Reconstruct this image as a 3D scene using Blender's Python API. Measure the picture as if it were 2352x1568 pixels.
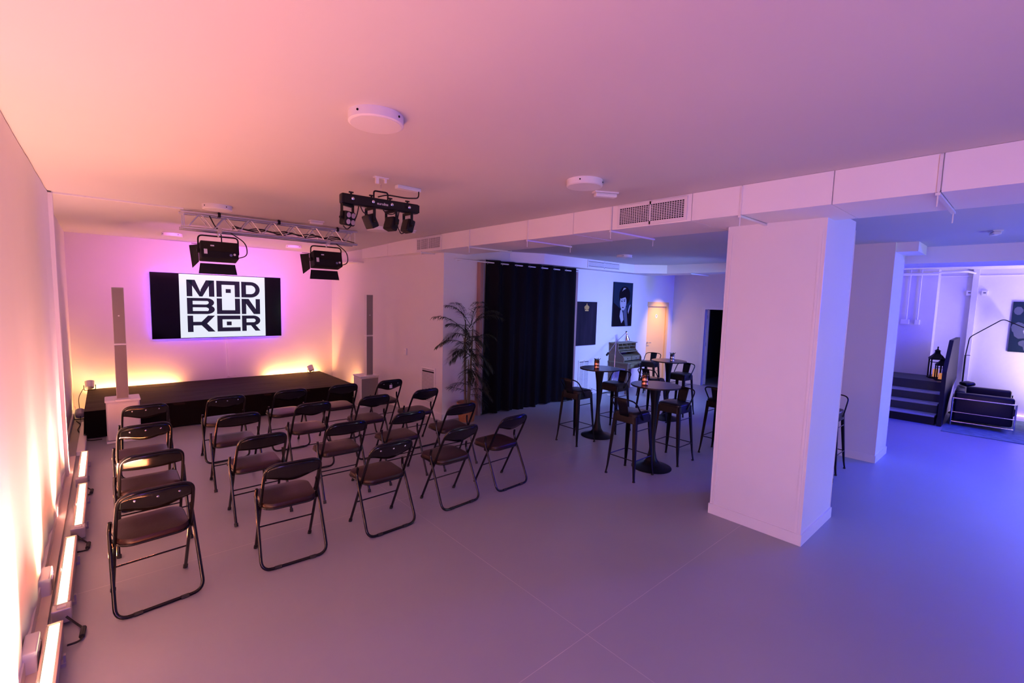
import bpy, bmesh, math, random
from mathutils import Vector, Matrix, noise
random.seed(7)
PI = math.pi
for o in list(bpy.data.objects): bpy.data.objects.remove(o)
SC = bpy.context.scene
COL = SC.collection

# ------------------------------------------------------------------ camera
CAM_H = 2.05
yaw, pitch, roll = math.radians(41.4465), math.radians(5.1738), math.radians(1.5758)
fwd = Vector((math.sin(yaw)*math.cos(pitch), math.cos(yaw)*math.cos(pitch), -math.sin(pitch)))
rgt = Vector((math.cos(yaw), -math.sin(yaw), 0)); upv = rgt.cross(fwd)
r_ = rgt*math.cos(roll) + upv*math.sin(roll); u_ = -rgt*math.sin(roll) + upv*math.cos(roll)
cd = bpy.data.cameras.new('camera'); cam = bpy.data.objects.new('camera', cd); COL.objects.link(cam)
cd.sensor_width = 36; cd.lens = 1059.9/2352*36; cd.clip_start = 0.05
cam.matrix_world = Matrix(((r_.x, u_.x, -fwd.x, 0), (r_.y, u_.y, -fwd.y, 0), (r_.z, u_.z, -fwd.z, CAM_H), (0, 0, 0, 1)))
SC.camera = cam
SC.view_settings.view_transform = 'Standard'; SC.view_settings.look = 'None'
SC.view_settings.gamma = 1; SC.view_settings.use_curve_mapping = False
SC.view_settings.exposure = 0.0

# ------------------------------------------------------------------ world and large lights
w = bpy.data.worlds.new('world'); SC.world = w; w.use_nodes = True
w.node_tree.nodes['Background'].inputs[0].default_value = (0.01, 0.01, 0.02, 1)
w.node_tree.nodes['Background'].inputs[1].default_value = 0.3

def area(name, loc, target, sx, sy, power, color, spread=180):
    l = bpy.data.lights.new(name, 'AREA'); l.shape = 'RECTANGLE'; l.size = sx; l.size_y = sy
    l.energy = power; l.color = color; l.spread = math.radians(spread)
    o = bpy.data.objects.new(name, l); COL.objects.link(o); o.location = loc
    d = Vector(target)-Vector(loc); o.rotation_euler = d.to_track_quat('-Z', 'Y').to_euler()
    return o
def spot(name, loc, target, power, color, angle, blend=.8, rad=.04):
    l = bpy.data.lights.new(name, 'SPOT'); l.energy = power; l.color = color
    l.spot_size = math.radians(angle); l.spot_blend = blend; l.shadow_soft_size = rad
    o = bpy.data.objects.new(name, l); COL.objects.link(o); o.location = loc
    d = Vector(target)-Vector(loc); o.rotation_euler = d.to_track_quat('-Z', 'Y').to_euler()
    return o
def lc(r, g, b):
    m = max(r, g, b, 1e-6); return m, (r/m, g/m, b/m)
def A(name, loc, tgt, sx, sy, rgb, spread=180):
    p, c = lc(*rgb); return area(name, loc, tgt, sx, sy, p, c, spread)
def S(name, loc, tgt, rgb, ang, blend=.8, rad=.04):
    p, c = lc(*rgb); return spot(name, loc, tgt, p, c, ang, blend, rad)
RGB = {
 'barsC': (38, 18, 14), 'bars': (26, 6, 2.2), 'wash': (14, 5, 44), 'screen': (27, 6, 22), 'blue': (0, 10, 150), 'lav': (150, 185, 200), 'side': (24, 21, 38),
 'bar': (15, 22, 50), 'strip': (215, 170, 200), 'cove': (8, 4, 76), 'fill': (0, 2, 310), 'upL': (31, 12, 3.5), 'upR': (28, 10.5, 3.2), 'lobby': (190, 110, 40),
}
# LED bars on the floor by the left wall (they shine up the curtain onto the ceiling)
BARS = [(-.29, 2.52, 3.59), (-.27, 3.74, 4.82), (-.235, 4.98, 6.1), (-.25, 6.29, 7.32)]
for i, (bx_, y0, y1) in enumerate(BARS + [(-.29, -.1, 1.0), (-.29, 1.25, 2.4)]):
    A('led_bar_light', (bx_, (y0+y1)/2, .128), (bx_+.12, (y0+y1)/2, 3), .05, y1-y0-.1, RGB['bars'], 170)
    A('curtain_bar_light', (bx_+.0, (y0+y1)/2, .13), (bx_-.9, (y0+y1)/2, 1.75), .04, y1-y0-.1, RGB['barsC'], 120)
# added violet fill behind the camera, no lamp known there
A('camera_fill_light', (-.1, -1.8, 1.4), (3.5, 2, 1.4), 1.0, 1.0, RGB['wash'])
# added violet fill on the screen wall, without a real fixture
A('screen_wall_fill', (1.8, 7.6, 2.72), (1.8, 10.4, 2.25), 2.4, .08, RGB['screen'], 75)
# blue washes out of frame to the right
A('blue_wash_light', (8.0, -1.3, 2.86), (7.8, -.9, 0), 3.0, .6, RGB['blue'], 110)
S('lav_wash_light', (7.3, -3.8, 1.2), (6.5, 1.2, 1.8), RGB['lav'], 72, .6, .35)
# added fill behind the camera, standing in for light bounced off the curtain
A('side_fill_light', (-.3, -1.3, 1.1), (4, 1.6, 1.35), 1.2, .6, RGB['side'], 100)
# light in the bar area
A('bar_area_light', (8.4, 3.0, 2.4), (8.6, 6.3, 1.0), 1.2, .4, RGB['bar'], 95)
# lounge LED strips, then an added unseen blue fill aimed at the ceiling
A('strip_light', (13.02, -.9, .10), (13.35, -.9, .55), .06, 3.6, RGB['strip'], 170)
A('cove_light', (13.0, -.6, 2.45), (13.3, -.6, 2.9), .1, 3.2, RGB['cove'])
A('fill_light', (10.8, -1.6, 2.3), (9.5, .8, 2.9), .8, .8, RGB['fill'])
# stage uplights
A('upL_light', (.35, 10.335, .27), (.35, 10.40, .60), 1.15, .05, RGB['upL'], 170)
S('upL_floor_light', (-.28, 9.9, .14), (-.32, 10.4, .35), tuple(.5*c for c in RGB['upL']), 150)
A('upR_light', (2.95, 10.335, .27), (2.95, 10.40, .60), 1.0, .05, RGB['upR'], 170)
S('upR_corner_light', (3.70, 9.15, .12), (3.88, 9.45, .30), tuple(.8*c for c in RGB['upR']), 150)
S('door_fill_spot', (10.67, 5.5, 2.6), (10.67, 6.5, 1.25), RGB['lobby'], 62, 1, .05)  # added spot that warms the cream door

# ------------------------------------------------------------------ materials
def mat(name, color, rough=.5, metal=0, var=0, scale=8, bump=0, bscale=60, spec=.5, emit=None, estr=0, stretch=None, coat=0, trans=0):
    m = bpy.data.materials.new(name); m.use_nodes = True; nt = m.node_tree; b = nt.nodes['Principled BSDF']
    b.inputs['Base Color'].default_value = (*color, 1); b.inputs['Roughness'].default_value = rough
    b.inputs['Metallic'].default_value = metal; b.inputs['Specular IOR Level'].default_value = spec
    b.inputs['Coat Weight'].default_value = coat; b.inputs['Coat Roughness'].default_value = .08
    if emit: b.inputs['Emission Color'].default_value = (*emit, 1); b.inputs['Emission Strength'].default_value = estr
    if var or bump:
        tc = nt.nodes.new('ShaderNodeTexCoord'); src = tc.outputs['Object']
        if stretch:
            mp = nt.nodes.new('ShaderNodeMapping'); mp.inputs['Scale'].default_value = stretch
            nt.links.new(src, mp.inputs[0]); src = mp.outputs[0]
    if var:
        n = nt.nodes.new('ShaderNodeTexNoise'); n.inputs['Scale'].default_value = scale; n.inputs['Detail'].default_value = 5
        nt.links.new(src, n.inputs['Vector'])
        mx = nt.nodes.new('ShaderNodeMix'); mx.data_type = 'RGBA'
        mx.inputs[6].default_value = (*[max(0, c*(1-var)) for c in color], 1); mx.inputs[7].default_value = (*[min(1, c*(1+var)) for c in color], 1)
        nt.links.new(n.outputs['Fac'], mx.inputs[0]); nt.links.new(mx.outputs[2], b.inputs['Base Color'])
    if bump:
        n2 = nt.nodes.new('ShaderNodeTexNoise'); n2.inputs['Scale'].default_value = bscale; n2.inputs['Detail'].default_value = 4
        nt.links.new(src, n2.inputs['Vector'])
        bp = nt.nodes.new('ShaderNodeBump'); bp.inputs['Strength'].default_value = bump; bp.inputs['Distance'].default_value = .01
        nt.links.new(n2.outputs['Fac'], bp.inputs['Height']); nt.links.new(bp.outputs[0], b.inputs['Normal'])
    return m
M = {}
M['wall'] = mat('white_plaster', (.75, .735, .74), .75, var=.02, scale=3, bump=.08, bscale=25)
M['rough_wall'] = mat('rough_white_plaster', (.66, .65, .66), .8, var=.03, scale=3, bump=.5, bscale=7)
M['ceil'] = mat('ceiling_paint', (.60, .595, .60), .8, var=.015, scale=1.5, bump=.05, bscale=12)
M['trim'] = mat('white_trim', (.78, .76, .76), .45)
M['duct'] = mat('painted_duct_board', (.86, .84, .83), .65, var=.03, scale=2, bump=.1, bscale=10)
M['white'] = mat('white_plastic', (.78, .78, .79), .35)
M['frosted'] = mat('frosted_diffuser', (.72, .72, .72), .5)
M['black_gloss'] = mat('black_gloss_enamel', (.004, .004, .005), .16, spec=.35, coat=.12)
M['black_satin'] = mat('black_satin_metal', (.004, .004, .006), .38, metal=.0, spec=.24)
M['black_matte'] = mat('black_matte_metal', (.006, .006, .007), .6, spec=.25)
M['vinyl'] = mat('dark_vinyl', (.022, .008, .007), .36, var=.15, scale=30, bump=.1, bscale=120, spec=.32)
M['black_vinyl'] = mat('black_vinyl', (.010, .009, .011), .34, spec=.3, bump=.06, bscale=90)
M['chrome'] = mat('chrome', (.75, .75, .78), .12, metal=1)
M['alu'] = mat('aluminium_tube', (.75, .75, .78), .36, metal=1, var=.06, scale=10)
M['rubber'] = mat('black_rubber', (.01, .01, .01), .7)
M['drape'] = mat('black_blackout_cloth', (.0045, .0035, .006), .85, spec=.12, var=.2, scale=5, bump=.15, bscale=140)
M['stage_top'] = mat('dark_stage_cloth', (.016, .006, .004), .7, spec=.15, var=.95, scale=1.3, bump=.1, bscale=200, stretch=(1, 6, 1))
M['stage_skirt'] = mat('black_stage_skirt', (.004, .0022, .002), .8, spec=.1, var=.3, scale=3)
M['sheer'] = mat('white_curtain', (.82, .80, .80), .8, var=.02, scale=2)
M['grille'] = mat('grey_grille', (.22, .19, .19), .6, bump=.2, bscale=400)
M['speaker_white'] = mat('white_speaker_shell', (.66, .64, .65), .4)
M['wicker'] = mat('wicker', (.38, .17, .07), .6, var=.3, scale=40)
M['soil'] = mat('potting_soil', (.02, .014, .01), .9, bump=.6, bscale=60)
M['leaf'] = mat('palm_leaf', (.022, .034, .018), .5, spec=.3, var=.35, scale=6)
M['stem'] = mat('palm_cane', (.16, .12, .06), .55, var=.3, scale=18)
M['wood'] = mat('weathered_wood', (.15, .105, .075), .6, var=.35, scale=4, bump=.2, bscale=30, stretch=(1, 1, 7))
M['wood_light'] = mat('pale_worn_wood', (.20, .18, .12), .6, var=.3, scale=6, bump=.2, bscale=30)
M['copper'] = mat('copper_can', (.80, .36, .20), .25, metal=1)
M['silver_can'] = mat('silver_can', (.7, .7, .74), .22, metal=1)
M['succulent'] = mat('dark_succulent', (.02, .035, .02), .5)
M['table_top'] = mat('black_laminate', (.012, .010, .012), .28, var=.8, scale=4, spec=.4)
M['door_cream'] = mat('cream_door', (.86, .58, .28), .35)
M['dark_room'] = mat('unlit_room_shade', (.05, .045, .06), .9)  # dark base colour stands in for shade in the unlit room
M['gold'] = mat('gold_print', (.65, .42, .10), .5)
M['canvas_dark'] = mat('dark_canvas_print', (.016, .012, .024), .7, spec=.1, var=.9, scale=3.2, stretch=(2.6, 1, .35))
M['canvas_navy'] = mat('navy_canvas_print', (.008, .02, .045), .7, spec=.15, var=.3, scale=3)
M['print_black'] = mat('black_print', (.005, .003, .006), .7, spec=.1)
M['print_skin'] = mat('pale_grey_print', (.36, .36, .42), .6)
M['print_mid'] = mat('mid_grey_print', (.06, .075, .13), .6)
M['concrete_step'] = mat('blue_grey_step', (.030, .045, .055), .5, var=.15, scale=12)
M['panel_dark'] = mat('dark_parapet_panel', (.006, .006, .015), .5, spec=.3)
M['nosing'] = mat('step_nosing', (.42, .46, .55), .4)
M['sofa'] = mat('black_leather', (.006, .005, .010), .36, spec=.3, bump=.08, bscale=40)
M['rug'] = mat('patterned_rug', (.14, .22, .24), .9, var=.6, scale=9, bump=.3, bscale=120)
M['candle'] = mat('orange_candle', (.8, .35, .12), .5, emit=(1, .35, .1), estr=.5)
M['glass_l'] = mat('lantern_glass', (.5, .5, .6), .1)
M['led'] = mat('led_emitter', (1, .8, .6), .4, emit=(1.0, .78, .42), estr=4.5)
M['led_wash'] = mat('lamp_emitter', (1, .9, .7), .4, emit=(1.0, .66, .36), estr=16)
M['led_blue'] = mat('blue_backlight_emitter', (.2, .2, 1), .4, emit=(.16, .06, 1.0), estr=60)
M['led_violet'] = mat('violet_strip_emitter', (.4, .3, 1), .4, emit=(.35, .22, 1.0), estr=10)
M['screen_white'] = mat('lit_screen_white', (.05, .05, .05), .2, emit=(.76, .83, .92), estr=1.0)
M['screen_black'] = mat('screen_glass_black', (.002, .002, .004), .10, spec=.3)
M['logo_black'] = mat('logo_black_pixels', (.003, .003, .006), .5, spec=.05, emit=(.012, .011, .03), estr=1)
M['case_grey'] = mat('grey_aluminium_case', (.42, .40, .43), .4, metal=.4)
M['lens'] = mat('spot_lens', (.45, .36, .38), .15, spec=.8)
M['sticker'] = mat('paper_sticker', (.75, .75, .78), .6)
M['sticker_blue'] = mat('blue_sticker', (.18, .20, .45), .5)
M['dark_slot'] = mat('vent_depth_shade', (.02, .018, .018), .9)  # near-black tone stands in for the shaded depth behind vent bars

def floor_mat():
    m = mat('grey_resin_floor', (.31, .325, .365), .42, var=.06, scale=1.3, bump=.03, bscale=18, spec=.45)
    nt = m.node_tree; b = nt.nodes['Principled BSDF']
    geo = nt.nodes.new('ShaderNodeNewGeometry'); sep = nt.nodes.new('ShaderNodeSeparateXYZ'); nt.links.new(geo.outputs['Position'], sep.inputs[0])
    fac = None
    nz = nt.nodes.new('ShaderNodeTexNoise'); nz.inputs['Scale'].default_value = 3.0; nt.links.new(geo.outputs['Position'], nz.inputs['Vector'])
    for axis, v in (('X', 2.16), ('Y', 1.67), ('Y', 4.1)):
        s = nt.nodes.new('ShaderNodeMath'); s.operation = 'SUBTRACT'; nt.links.new(sep.outputs[axis], s.inputs[0]); s.inputs[1].default_value = v
        a = nt.nodes.new('ShaderNodeMath'); a.operation = 'ABSOLUTE'; nt.links.new(s.outputs[0], a.inputs[0])
        l = nt.nodes.new('ShaderNodeMath'); l.operation = 'LESS_THAN'; nt.links.new(a.outputs[0], l.inputs[0]); l.inputs[1].default_value = .0022
        if fac is None: fac = l
        else:
            mx = nt.nodes.new('ShaderNodeMath'); mx.operation = 'MAXIMUM'; nt.links.new(fac.outputs[0], mx.inputs[0]); nt.links.new(l.outputs[0], mx.inputs[1]); fac = mx
    mm = nt.nodes.new('ShaderNodeMath'); mm.operation = 'MULTIPLY'; nt.links.new(fac.outputs[0], mm.inputs[0]); nt.links.new(nz.outputs['Fac'], mm.inputs[1])
    old = b.inputs['Base Color'].links[0].from_socket
    mix = nt.nodes.new('ShaderNodeMix'); mix.data_type = 'RGBA'; nt.links.new(mm.outputs[0], mix.inputs[0]); nt.links.new(old, mix.inputs[6]); mix.inputs[7].default_value = (.6, .58, .56, 1)
    nt.links.new(mix.outputs[2], b.inputs['Base Color'])
    return m
M['floor'] = floor_mat()

# ------------------------------------------------------------------ mesh helpers
class MB:
    def __init__(s): s.v = []; s.f = []
    def add(s, vs, fs):
        n = len(s.v); s.v += [tuple(v) for v in vs]; s.f += [tuple(i+n for i in f) for f in fs]; return s
    def box(s, x0, x1, y0, y1, z0, z1, mtx=None):
        vs = [Vector((x, y, z)) for x in (x0, x1) for y in (y0, y1) for z in (z0, z1)]
        if mtx is not None: vs = [mtx @ v for v in vs]
        return s.add(vs, [(0, 1, 3, 2), (4, 6, 7, 5), (0, 4, 5, 1), (2, 3, 7, 6), (0, 2, 6, 4), (1, 5, 7, 3)])
    def tube(s, pts, r, n=8, closed=False, caps=True):
        pts = [Vector(p) for p in pts]; N = len(pts); rr = r if isinstance(r, (list, tuple)) else [r]*N
        rings = []; prev = None
        for i, p in enumerate(pts):
            if closed: t = pts[(i+1) % N]-pts[i-1]
            else: t = pts[min(i+1, N-1)]-pts[max(i-1, 0)]
            t.normalize()
            if prev is None: a = Vector((0, 0, 1)) if abs(t.z) < .9 else Vector((1, 0, 0)); u = t.cross(a).normalized()
            else: u = (prev-t*prev.dot(t)).normalized()
            prev = u; v = t.cross(u)
            rings.append([p+(u*math.cos(2*PI*k/n)+v*math.sin(2*PI*k/n))*rr[i] for k in range(n)])
        vs = [q for ring in rings for q in ring]; fs = []
        L = N if closed else N-1
        for i in range(L):
            j = (i+1) % N
            for k in range(n): fs.append((i*n+k, i*n+(k+1) % n, j*n+(k+1) % n, j*n+k))
        if caps and not closed: fs.append(tuple(range(n-1, -1, -1))); fs.append(tuple((N-1)*n+k for k in range(n)))
        return s.add(vs, fs)
    def lathe(s, prof, n=24, c=(0, 0, 0), ax=None):
        vs = []; fs = []
        for (r, z) in prof:
            for k in range(n):
                v = Vector((r*math.cos(2*PI*k/n), r*math.sin(2*PI*k/n), z))
                if ax is not None: v = ax @ v
                vs.append(v+Vector(c))
        P = len(prof)
        for i in range(P-1):
            for k in range(n): fs.append((i*n+k, i*n+(k+1) % n, (i+1)*n+(k+1) % n, (i+1)*n+k))
        fs.append(tuple(range(n-1, -1, -1))); fs.append(tuple((P-1)*n+k for k in range(n)))
        return s.add(vs, fs)
    def prism(s, poly, d0, d1, plane='xz'):
        # poly extruded along the remaining axis
        def P(a, b, d): return {'xz': (a, d, b), 'yz': (d, a, b), 'xy': (a, b, d)}[plane]
        n = len(poly); vs = [P(a, b, d0) for a, b in poly]+[P(a, b, d1) for a, b in poly]
        fs = [tuple(range(n)), tuple(range(2*n-1, n-1, -1))]+[(i, (i+1) % n, n+(i+1) % n, n+i) for i in range(n)]
        return s.add(vs, fs)
    def build(s, name, m, parent=None, smooth=False, bevel=0, seg=2, loc=None, sub=0):
        me = bpy.data.meshes.new(name); me.from_pydata(s.v, [], s.f); me.update()
        bm = bmesh.new(); bm.from_mesh(me); bmesh.ops.recalc_face_normals(bm, faces=bm.faces)
        if bevel: bmesh.ops.bevel(bm, geom=[e for e in bm.edges if len(e.link_faces) == 2 and e.calc_face_angle(0) > .5], offset=bevel, segments=seg, affect='EDGES', profile=.5)
        bm.to_mesh(me); bm.free()
        me.materials.append(M[m] if isinstance(m, str) else m)
        o = bpy.data.objects.new(name, me); COL.objects.link(o)
        if parent: o.parent = parent
        if loc: o.location = loc
        if smooth:
            for p in me.polygons: p.use_smooth = True
            try: me.set_sharp_from_angle(angle=math.radians(40))
            except Exception: pass
        if sub: md = o.modifiers.new('sub', 'SUBSURF'); md.levels = sub; md.render_levels = sub
        return o
def thing(name, label, cat, loc=(0, 0, 0), rz=0, group=None):
    o = bpy.data.objects.new(name, None); COL.objects.link(o); o.location = loc; o.rotation_euler = (0, 0, rz)
    o.empty_display_size = .05
    o['label'] = label; o['category'] = cat
    if group: o['group'] = group
    return o
def tag(o, label, cat, group=None):
    o['label'] = label; o['category'] = cat
    if group: o['group'] = group
    return o
def struct(o, label=None):
    o['kind'] = 'structure'
    if label: o['label'] = label
    return o
def plabel(o, l): o['label'] = l; return o
def kids(o): return [c for c in list(ALLP.get(o.name, []))]
def copy_tree(root, label, loc, rz, group=None):
    def cp(o, par):
        c = o.copy(); COL.objects.link(c); c.parent = par
        for ch in [x for x in bpy.data.objects if x.parent == o]: cp(ch, c)
        return c
    c = cp(root, None); c['label'] = label; c.location = loc; c.rotation_euler = (0, 0, rz)
    if group: c['group'] = group
    return c
def fillet(pts, r, n=5):
    pts = [Vector(p) for p in pts]; out = [pts[0]]
    for i in range(1, len(pts)-1):
        a, b, c = pts[i-1], pts[i], pts[i+1]; d1 = (a-b); d2 = (c-b); L = min(r, d1.length*.49, d2.length*.49)
        p0 = b+d1.normalized()*L; p1 = b+d2.normalized()*L
        for k in range(n+1):
            t = k/n; out.append(p0*(1-t)**2+b*2*t*(1-t)+p1*t*t)
    out.append(pts[-1]); return out
def text_mesh(s, size, ext=.0005):
    cu = bpy.data.curves.new('lettering', 'FONT'); cu.body = s; cu.size = size; cu.extrude = ext; cu.align_x = 'CENTER'; cu.align_y = 'CENTER'
    o = bpy.data.objects.new('tmp', cu); COL.objects.link(o); dg = bpy.context.evaluated_depsgraph_get(); dg.update()
    me = bpy.data.meshes.new_from_object(o.evaluated_get(dg)); bpy.data.objects.remove(o); return me

# ================================================================== SETTING
ZC, ZB, ZC2 = 3.02, 2.785, 2.92
XW = -.45; YB = 10.4; YM = 6.45; XE = 11.4; YS = -4.0; XR = 13.35
struct(MB().box(-.6, 13.6, YS-.2, 10.6, -.12, 0).build('floor', 'floor'))
c = MB()
c.add([(XW-.1, YS, ZC), (4.2, YS, ZC), (4.2, 7.2, ZC), (XW-.1, 7.2, ZC), (4.2, YB+.1, 2.935), (XW-.1, YB+.1, 2.935)], [(0, 1, 2, 3), (3, 2, 4, 5)])
c.add([(XW-.1, YS, ZC+.12), (4.2, YS, ZC+.12), (4.2, YB+.1, ZC+.12), (XW-.1, YB+.1, ZC+.12)], [(0, 1, 2, 3)])
c.box(4.2, XR+.1, YS, YM+.1, ZC2, ZC+.12)
struct(c.build('ceiling', 'ceil'))
struct(MB().box(XW-.12, XW, YS, YB+.12, 0, ZC).build('wall_left', 'wall'))
struct(MB().box(XW, 4.3, YB, YB+.12, 0, ZC).build('wall_back', 'wall'))
struct(MB().box(XW-.1, XR+.1, YS-.12, YS, 0, ZC).build('wall_rear', 'wall'))
# right wall of the stage room, slightly skewed, with its end face turning into the bar area
xr = lambda y: 4.17-(y-YM)*.095
wr = struct(MB().prism([(xr(YM), YM), (xr(YB), YB), (4.4, YB), (4.4, YM)], 0, ZC, 'xy').build('wall_right', 'wall'))
bb = MB(); bb.prism([(xr(YM)-.014, YM-.014), (xr(YB)-.014, YB), (xr(YB), YB), (xr(YM), YM)], 0, .10, 'xy')
struct(bb.build('baseboard_right', 'trim'))
# wall behind curtain, pictures, desk
DX0, DX1, DZ = 10.2, 11.14, 2.07
m_ = MB().box(4.4, DX0, YM, YM+.12, 0, ZC).box(DX0, DX1, YM, YM+.12, DZ, ZC).box(DX1, XE+.12, YM, YM+.12, 0, ZC)
struct(m_.build('wall_middle', 'wall'))
struct(MB().box(4.17, 4.86, YM-.014, YM, 0, .10).box(7.42, DX0-.02, YM-.014, YM, 0, .10).build('baseboard_middle', 'trim'))
for i, x in enumerate((4.88, 7.36)):
    struct(MB().box(x-.03, x+.03, YM-.10, YM, 0, 2.70).build('trim_%d' % (i+1), mat('brown_pink_frame_%d' % i, (.34, .20, .18), .5)))
# dark door way in the end wall
EY0, EY1, EZ = 4.62, 5.55, 1.94
struct(MB().box(XE, XE+.12, 2.3, EY0, 0, ZC).box(XE, XE+.12, EY1, YM, 0, ZC).box(XE, XE+.12, EY0, EY1, EZ, ZC).build('wall_end', 'wall'))
struct(MB().box(XE-.014, XE, 2.3, EY0-.08, 0, .09).box(XE-.014, XE, EY1+.08, YM, 0, .09).build('baseboard_end', 'trim'))
struct(MB().box(XE-.02, XE+.02, EY1, EY1+.08, 0, EZ+.07).box(XE-.02, XE+.02, EY0-.08, EY0, 0, EZ+.07).box(XE-.02, XE+.02, EY0, EY1, EZ, EZ+.07).build('trim_3', 'trim'))
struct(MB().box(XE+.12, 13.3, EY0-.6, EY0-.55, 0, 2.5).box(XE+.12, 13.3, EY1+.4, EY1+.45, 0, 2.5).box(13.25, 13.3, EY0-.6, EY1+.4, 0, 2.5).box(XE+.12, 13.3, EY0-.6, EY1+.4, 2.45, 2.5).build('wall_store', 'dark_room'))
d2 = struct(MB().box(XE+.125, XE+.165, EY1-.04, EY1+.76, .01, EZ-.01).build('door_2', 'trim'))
for z in (.25, 1.0, 1.7): MB().box(XE+.10, XE+.13, EY1-.012, EY1, z, z+.09).build('hinge', 'chrome', d2)
# store room shelf glimpsed in the dark
t = thing('storage_shelf', 'dark shelf in the unlit room behind the open doorway', 'shelf', (12.6, 5.2, 0))
for sx in (-.2, .2):
    for sy in (-.3, .3): MB().box(sx-.015, sx+.015, sy-.015, sy+.015, 0, .95).build('post', 'black_matte', t)
for z in (.1, .5, .9): MB().box(-.2, .2, -.3, .3, z, z+.02).build('shelf_board', 'black_matte', t)
# cream door in its recess, warmed by an added spot
struct(MB().box(DX0-.05, DX0, YM+.12, YM+.62, 0, DZ+.05).box(DX1, DX1+.05, YM+.12, YM+.62, 0, DZ+.05).box(DX0-.05, DX1+.05, YM+.56, YM+.62, 0, DZ+.05).box(DX0, DX1, YM+.12, YM+.6, DZ, DZ+.05).build('wall_lobby', 'trim'))
d1 = struct(MB().box(DX0+.001, DX1-.06, YM+.035, YM+.075, .003, DZ-.09).build('door_1', 'door_cream'))
MB().box(DX1-.06, DX1+.03, YM-.012, YM+.09, 0, DZ+.02).box(DX0-.02, DX1-.06, YM-.012, YM+.09, DZ-.09, DZ+.02).build('door_frame', 'door_cream', d1)
MB().lathe([(.022, 0), (.022, .012), (.009, .014), (.009, .05)], 12, (DX0+.09, YM+.035, 1.06), Matrix.Rotation(PI/2, 3, 'X')).tube([(DX0+.09, YM-.012, 1.06), (DX0+.2, YM-.012, 1.055)], .009).build('door_handle', 'chrome', d1, True)
pl = MB().lathe([(.05, 0), (.05, .006)], 20, (10.66, YM+.035, 1.73), Matrix.Rotation(PI/2, 3, 'X')).build('door_sign', 'white', d1)
tm = text_mesh('9', .07); o = bpy.data.objects.new('lettering', tm); COL.objects.link(o); tm.materials.append(M['print_black']); o.parent = pl
o.location = (10.66, YM+.027, 1.73); o.rotation_euler = (PI/2, 0, 0)

# pillars
def pillar(x0, x1, y0, y1, h, label):
    p = struct(MB().box(x0, x1, y0, y1, 0, h).build('pillar', 'wall'), label)
    for (a, b, c_, d) in ((x0-.014, x0, y0-.014, y1+.014), (x1, x1+.014, y0-.014, y1+.014), (x0, x1, y0-.014, y0), (x0, x1, y1, y1+.014)):
        MB().box(a, b, c_, d, 0, .10).build('baseboard', 'trim', p)
    for (cx_, cy_) in ((x0, y0), (x0, y1), (x1, y0)):
        MB().box(cx_-.004, cx_+.004, cy_-.004, cy_+.004, .1, h-.08).build('corner_bead', 'trim', p)
    return p
P1 = pillar(4.43, 5.29, 1.19, 1.98, 2.86, 'large white pillar lit pink on its left face')
MB().box(4.424, 4.43, 1.215, 1.235, .1, 2.7).box(4.424, 4.43, 1.94, 1.955, .1, 2.7).build('cover_strip', 'trim', P1)
P2 = pillar(7.67, 8.34, 1.28, 2.2, 2.93, 'white pillar beside the steps, farther back')

# main duct, in boarded sections with recessed joints, straps and hanging rods
duct = struct(MB().box(3.915, 4.55, YS, 9.0, ZB+.012, ZC).build('duct', 'duct'), 'boxed white duct running along the ceiling')
ys = [YS, -1.6, .46, 1.03, 1.66, 2.08, 2.93, 3.45, 4.18, 5.38, 6.86, 7.9, 9.02]
for a, b in zip(ys[:-1], ys[1:]):
    MB().box(3.9+random.uniform(-.003, .003), 4.62, a+.003, b-.003, ZB+random.uniform(-.003, .003), ZC-.002).build('duct_section', 'duct', duct)
for y in (.47, 1.66, 2.94, 4.18, 5.38, 6.7):
    MB().box(3.888, 3.90, y-.008, y+.008, ZB, ZC-.01).build('strap', 'trim', duct)
    MB().box(3.885, 4.70, y-.012, y+.012, ZB-.022, ZB-.006).build('support_rail', 'white', duct)
    MB().tube([(3.895, y, ZC-.02), (3.895, y, ZB-.09)], .004, 6).tube([(4.68, y, ZC2), (4.68, y, ZB-.09)], .004, 6).build('threaded_rod', 'white', duct)
def vent(par, x, y0, y1, z0, z1, bars_z, bars_y, name='vent_grille', axis='x', th=.0035):
    # grille facing -x (or -y when axis == 'y')
    def bx(m, d0, d1, a0, a1, z0_, z1_):
        if axis == 'x': m.box(x-d1, x-d0, a0, a1, z0_, z1_)
        else: m.box(a0, a1, x-d1, x-d0, z0_, z1_)
        return m
    f = MB(); e = .028
    bx(f, 0, .012, y0, y1, z0, z0+e); bx(f, 0, .012, y0, y1, z1-e, z1); bx(f, 0, .012, y0, y0+e, z0+e, z1-e); bx(f, 0, .012, y1-e, y1, z0+e, z1-e)
    bx(f, 0, .012, (y0+y1)/2-.008, (y0+y1)/2+.008, z0, z1)
    g = f.build(name, 'trim', par)
    bx(MB(), .003, .0045, y0+e, y1-e, z0+e, z1-e).build('opening', 'dark_slot', g)  # dark sheet in place of a hole, colour gives the shade inside
    s = MB()
    for k in range(1, bars_z): z = z0+e+(z1-z0-2*e)*k/bars_z; bx(s, .0045, .011, y0+e, y1-e, z-th, z+th)
    for k in range(1, bars_y): y = y0+e+(y1-y0-2*e)*k/bars_y; bx(s, .0045, .010, y-.002, y+.002, z0+e, z1-e)
    o = s.build('louvre', 'trim', g); o['kind'] = 'stuff'
    return g
vent(duct, 3.896, 2.12, 2.86, ZB-.0+.01, ZC-.015, 10, 28, th=.0022)
vent(duct, 3.896, 6.10, 6.84, ZB+.01, ZC-.015, 10, 28, th=.0022)
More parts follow.
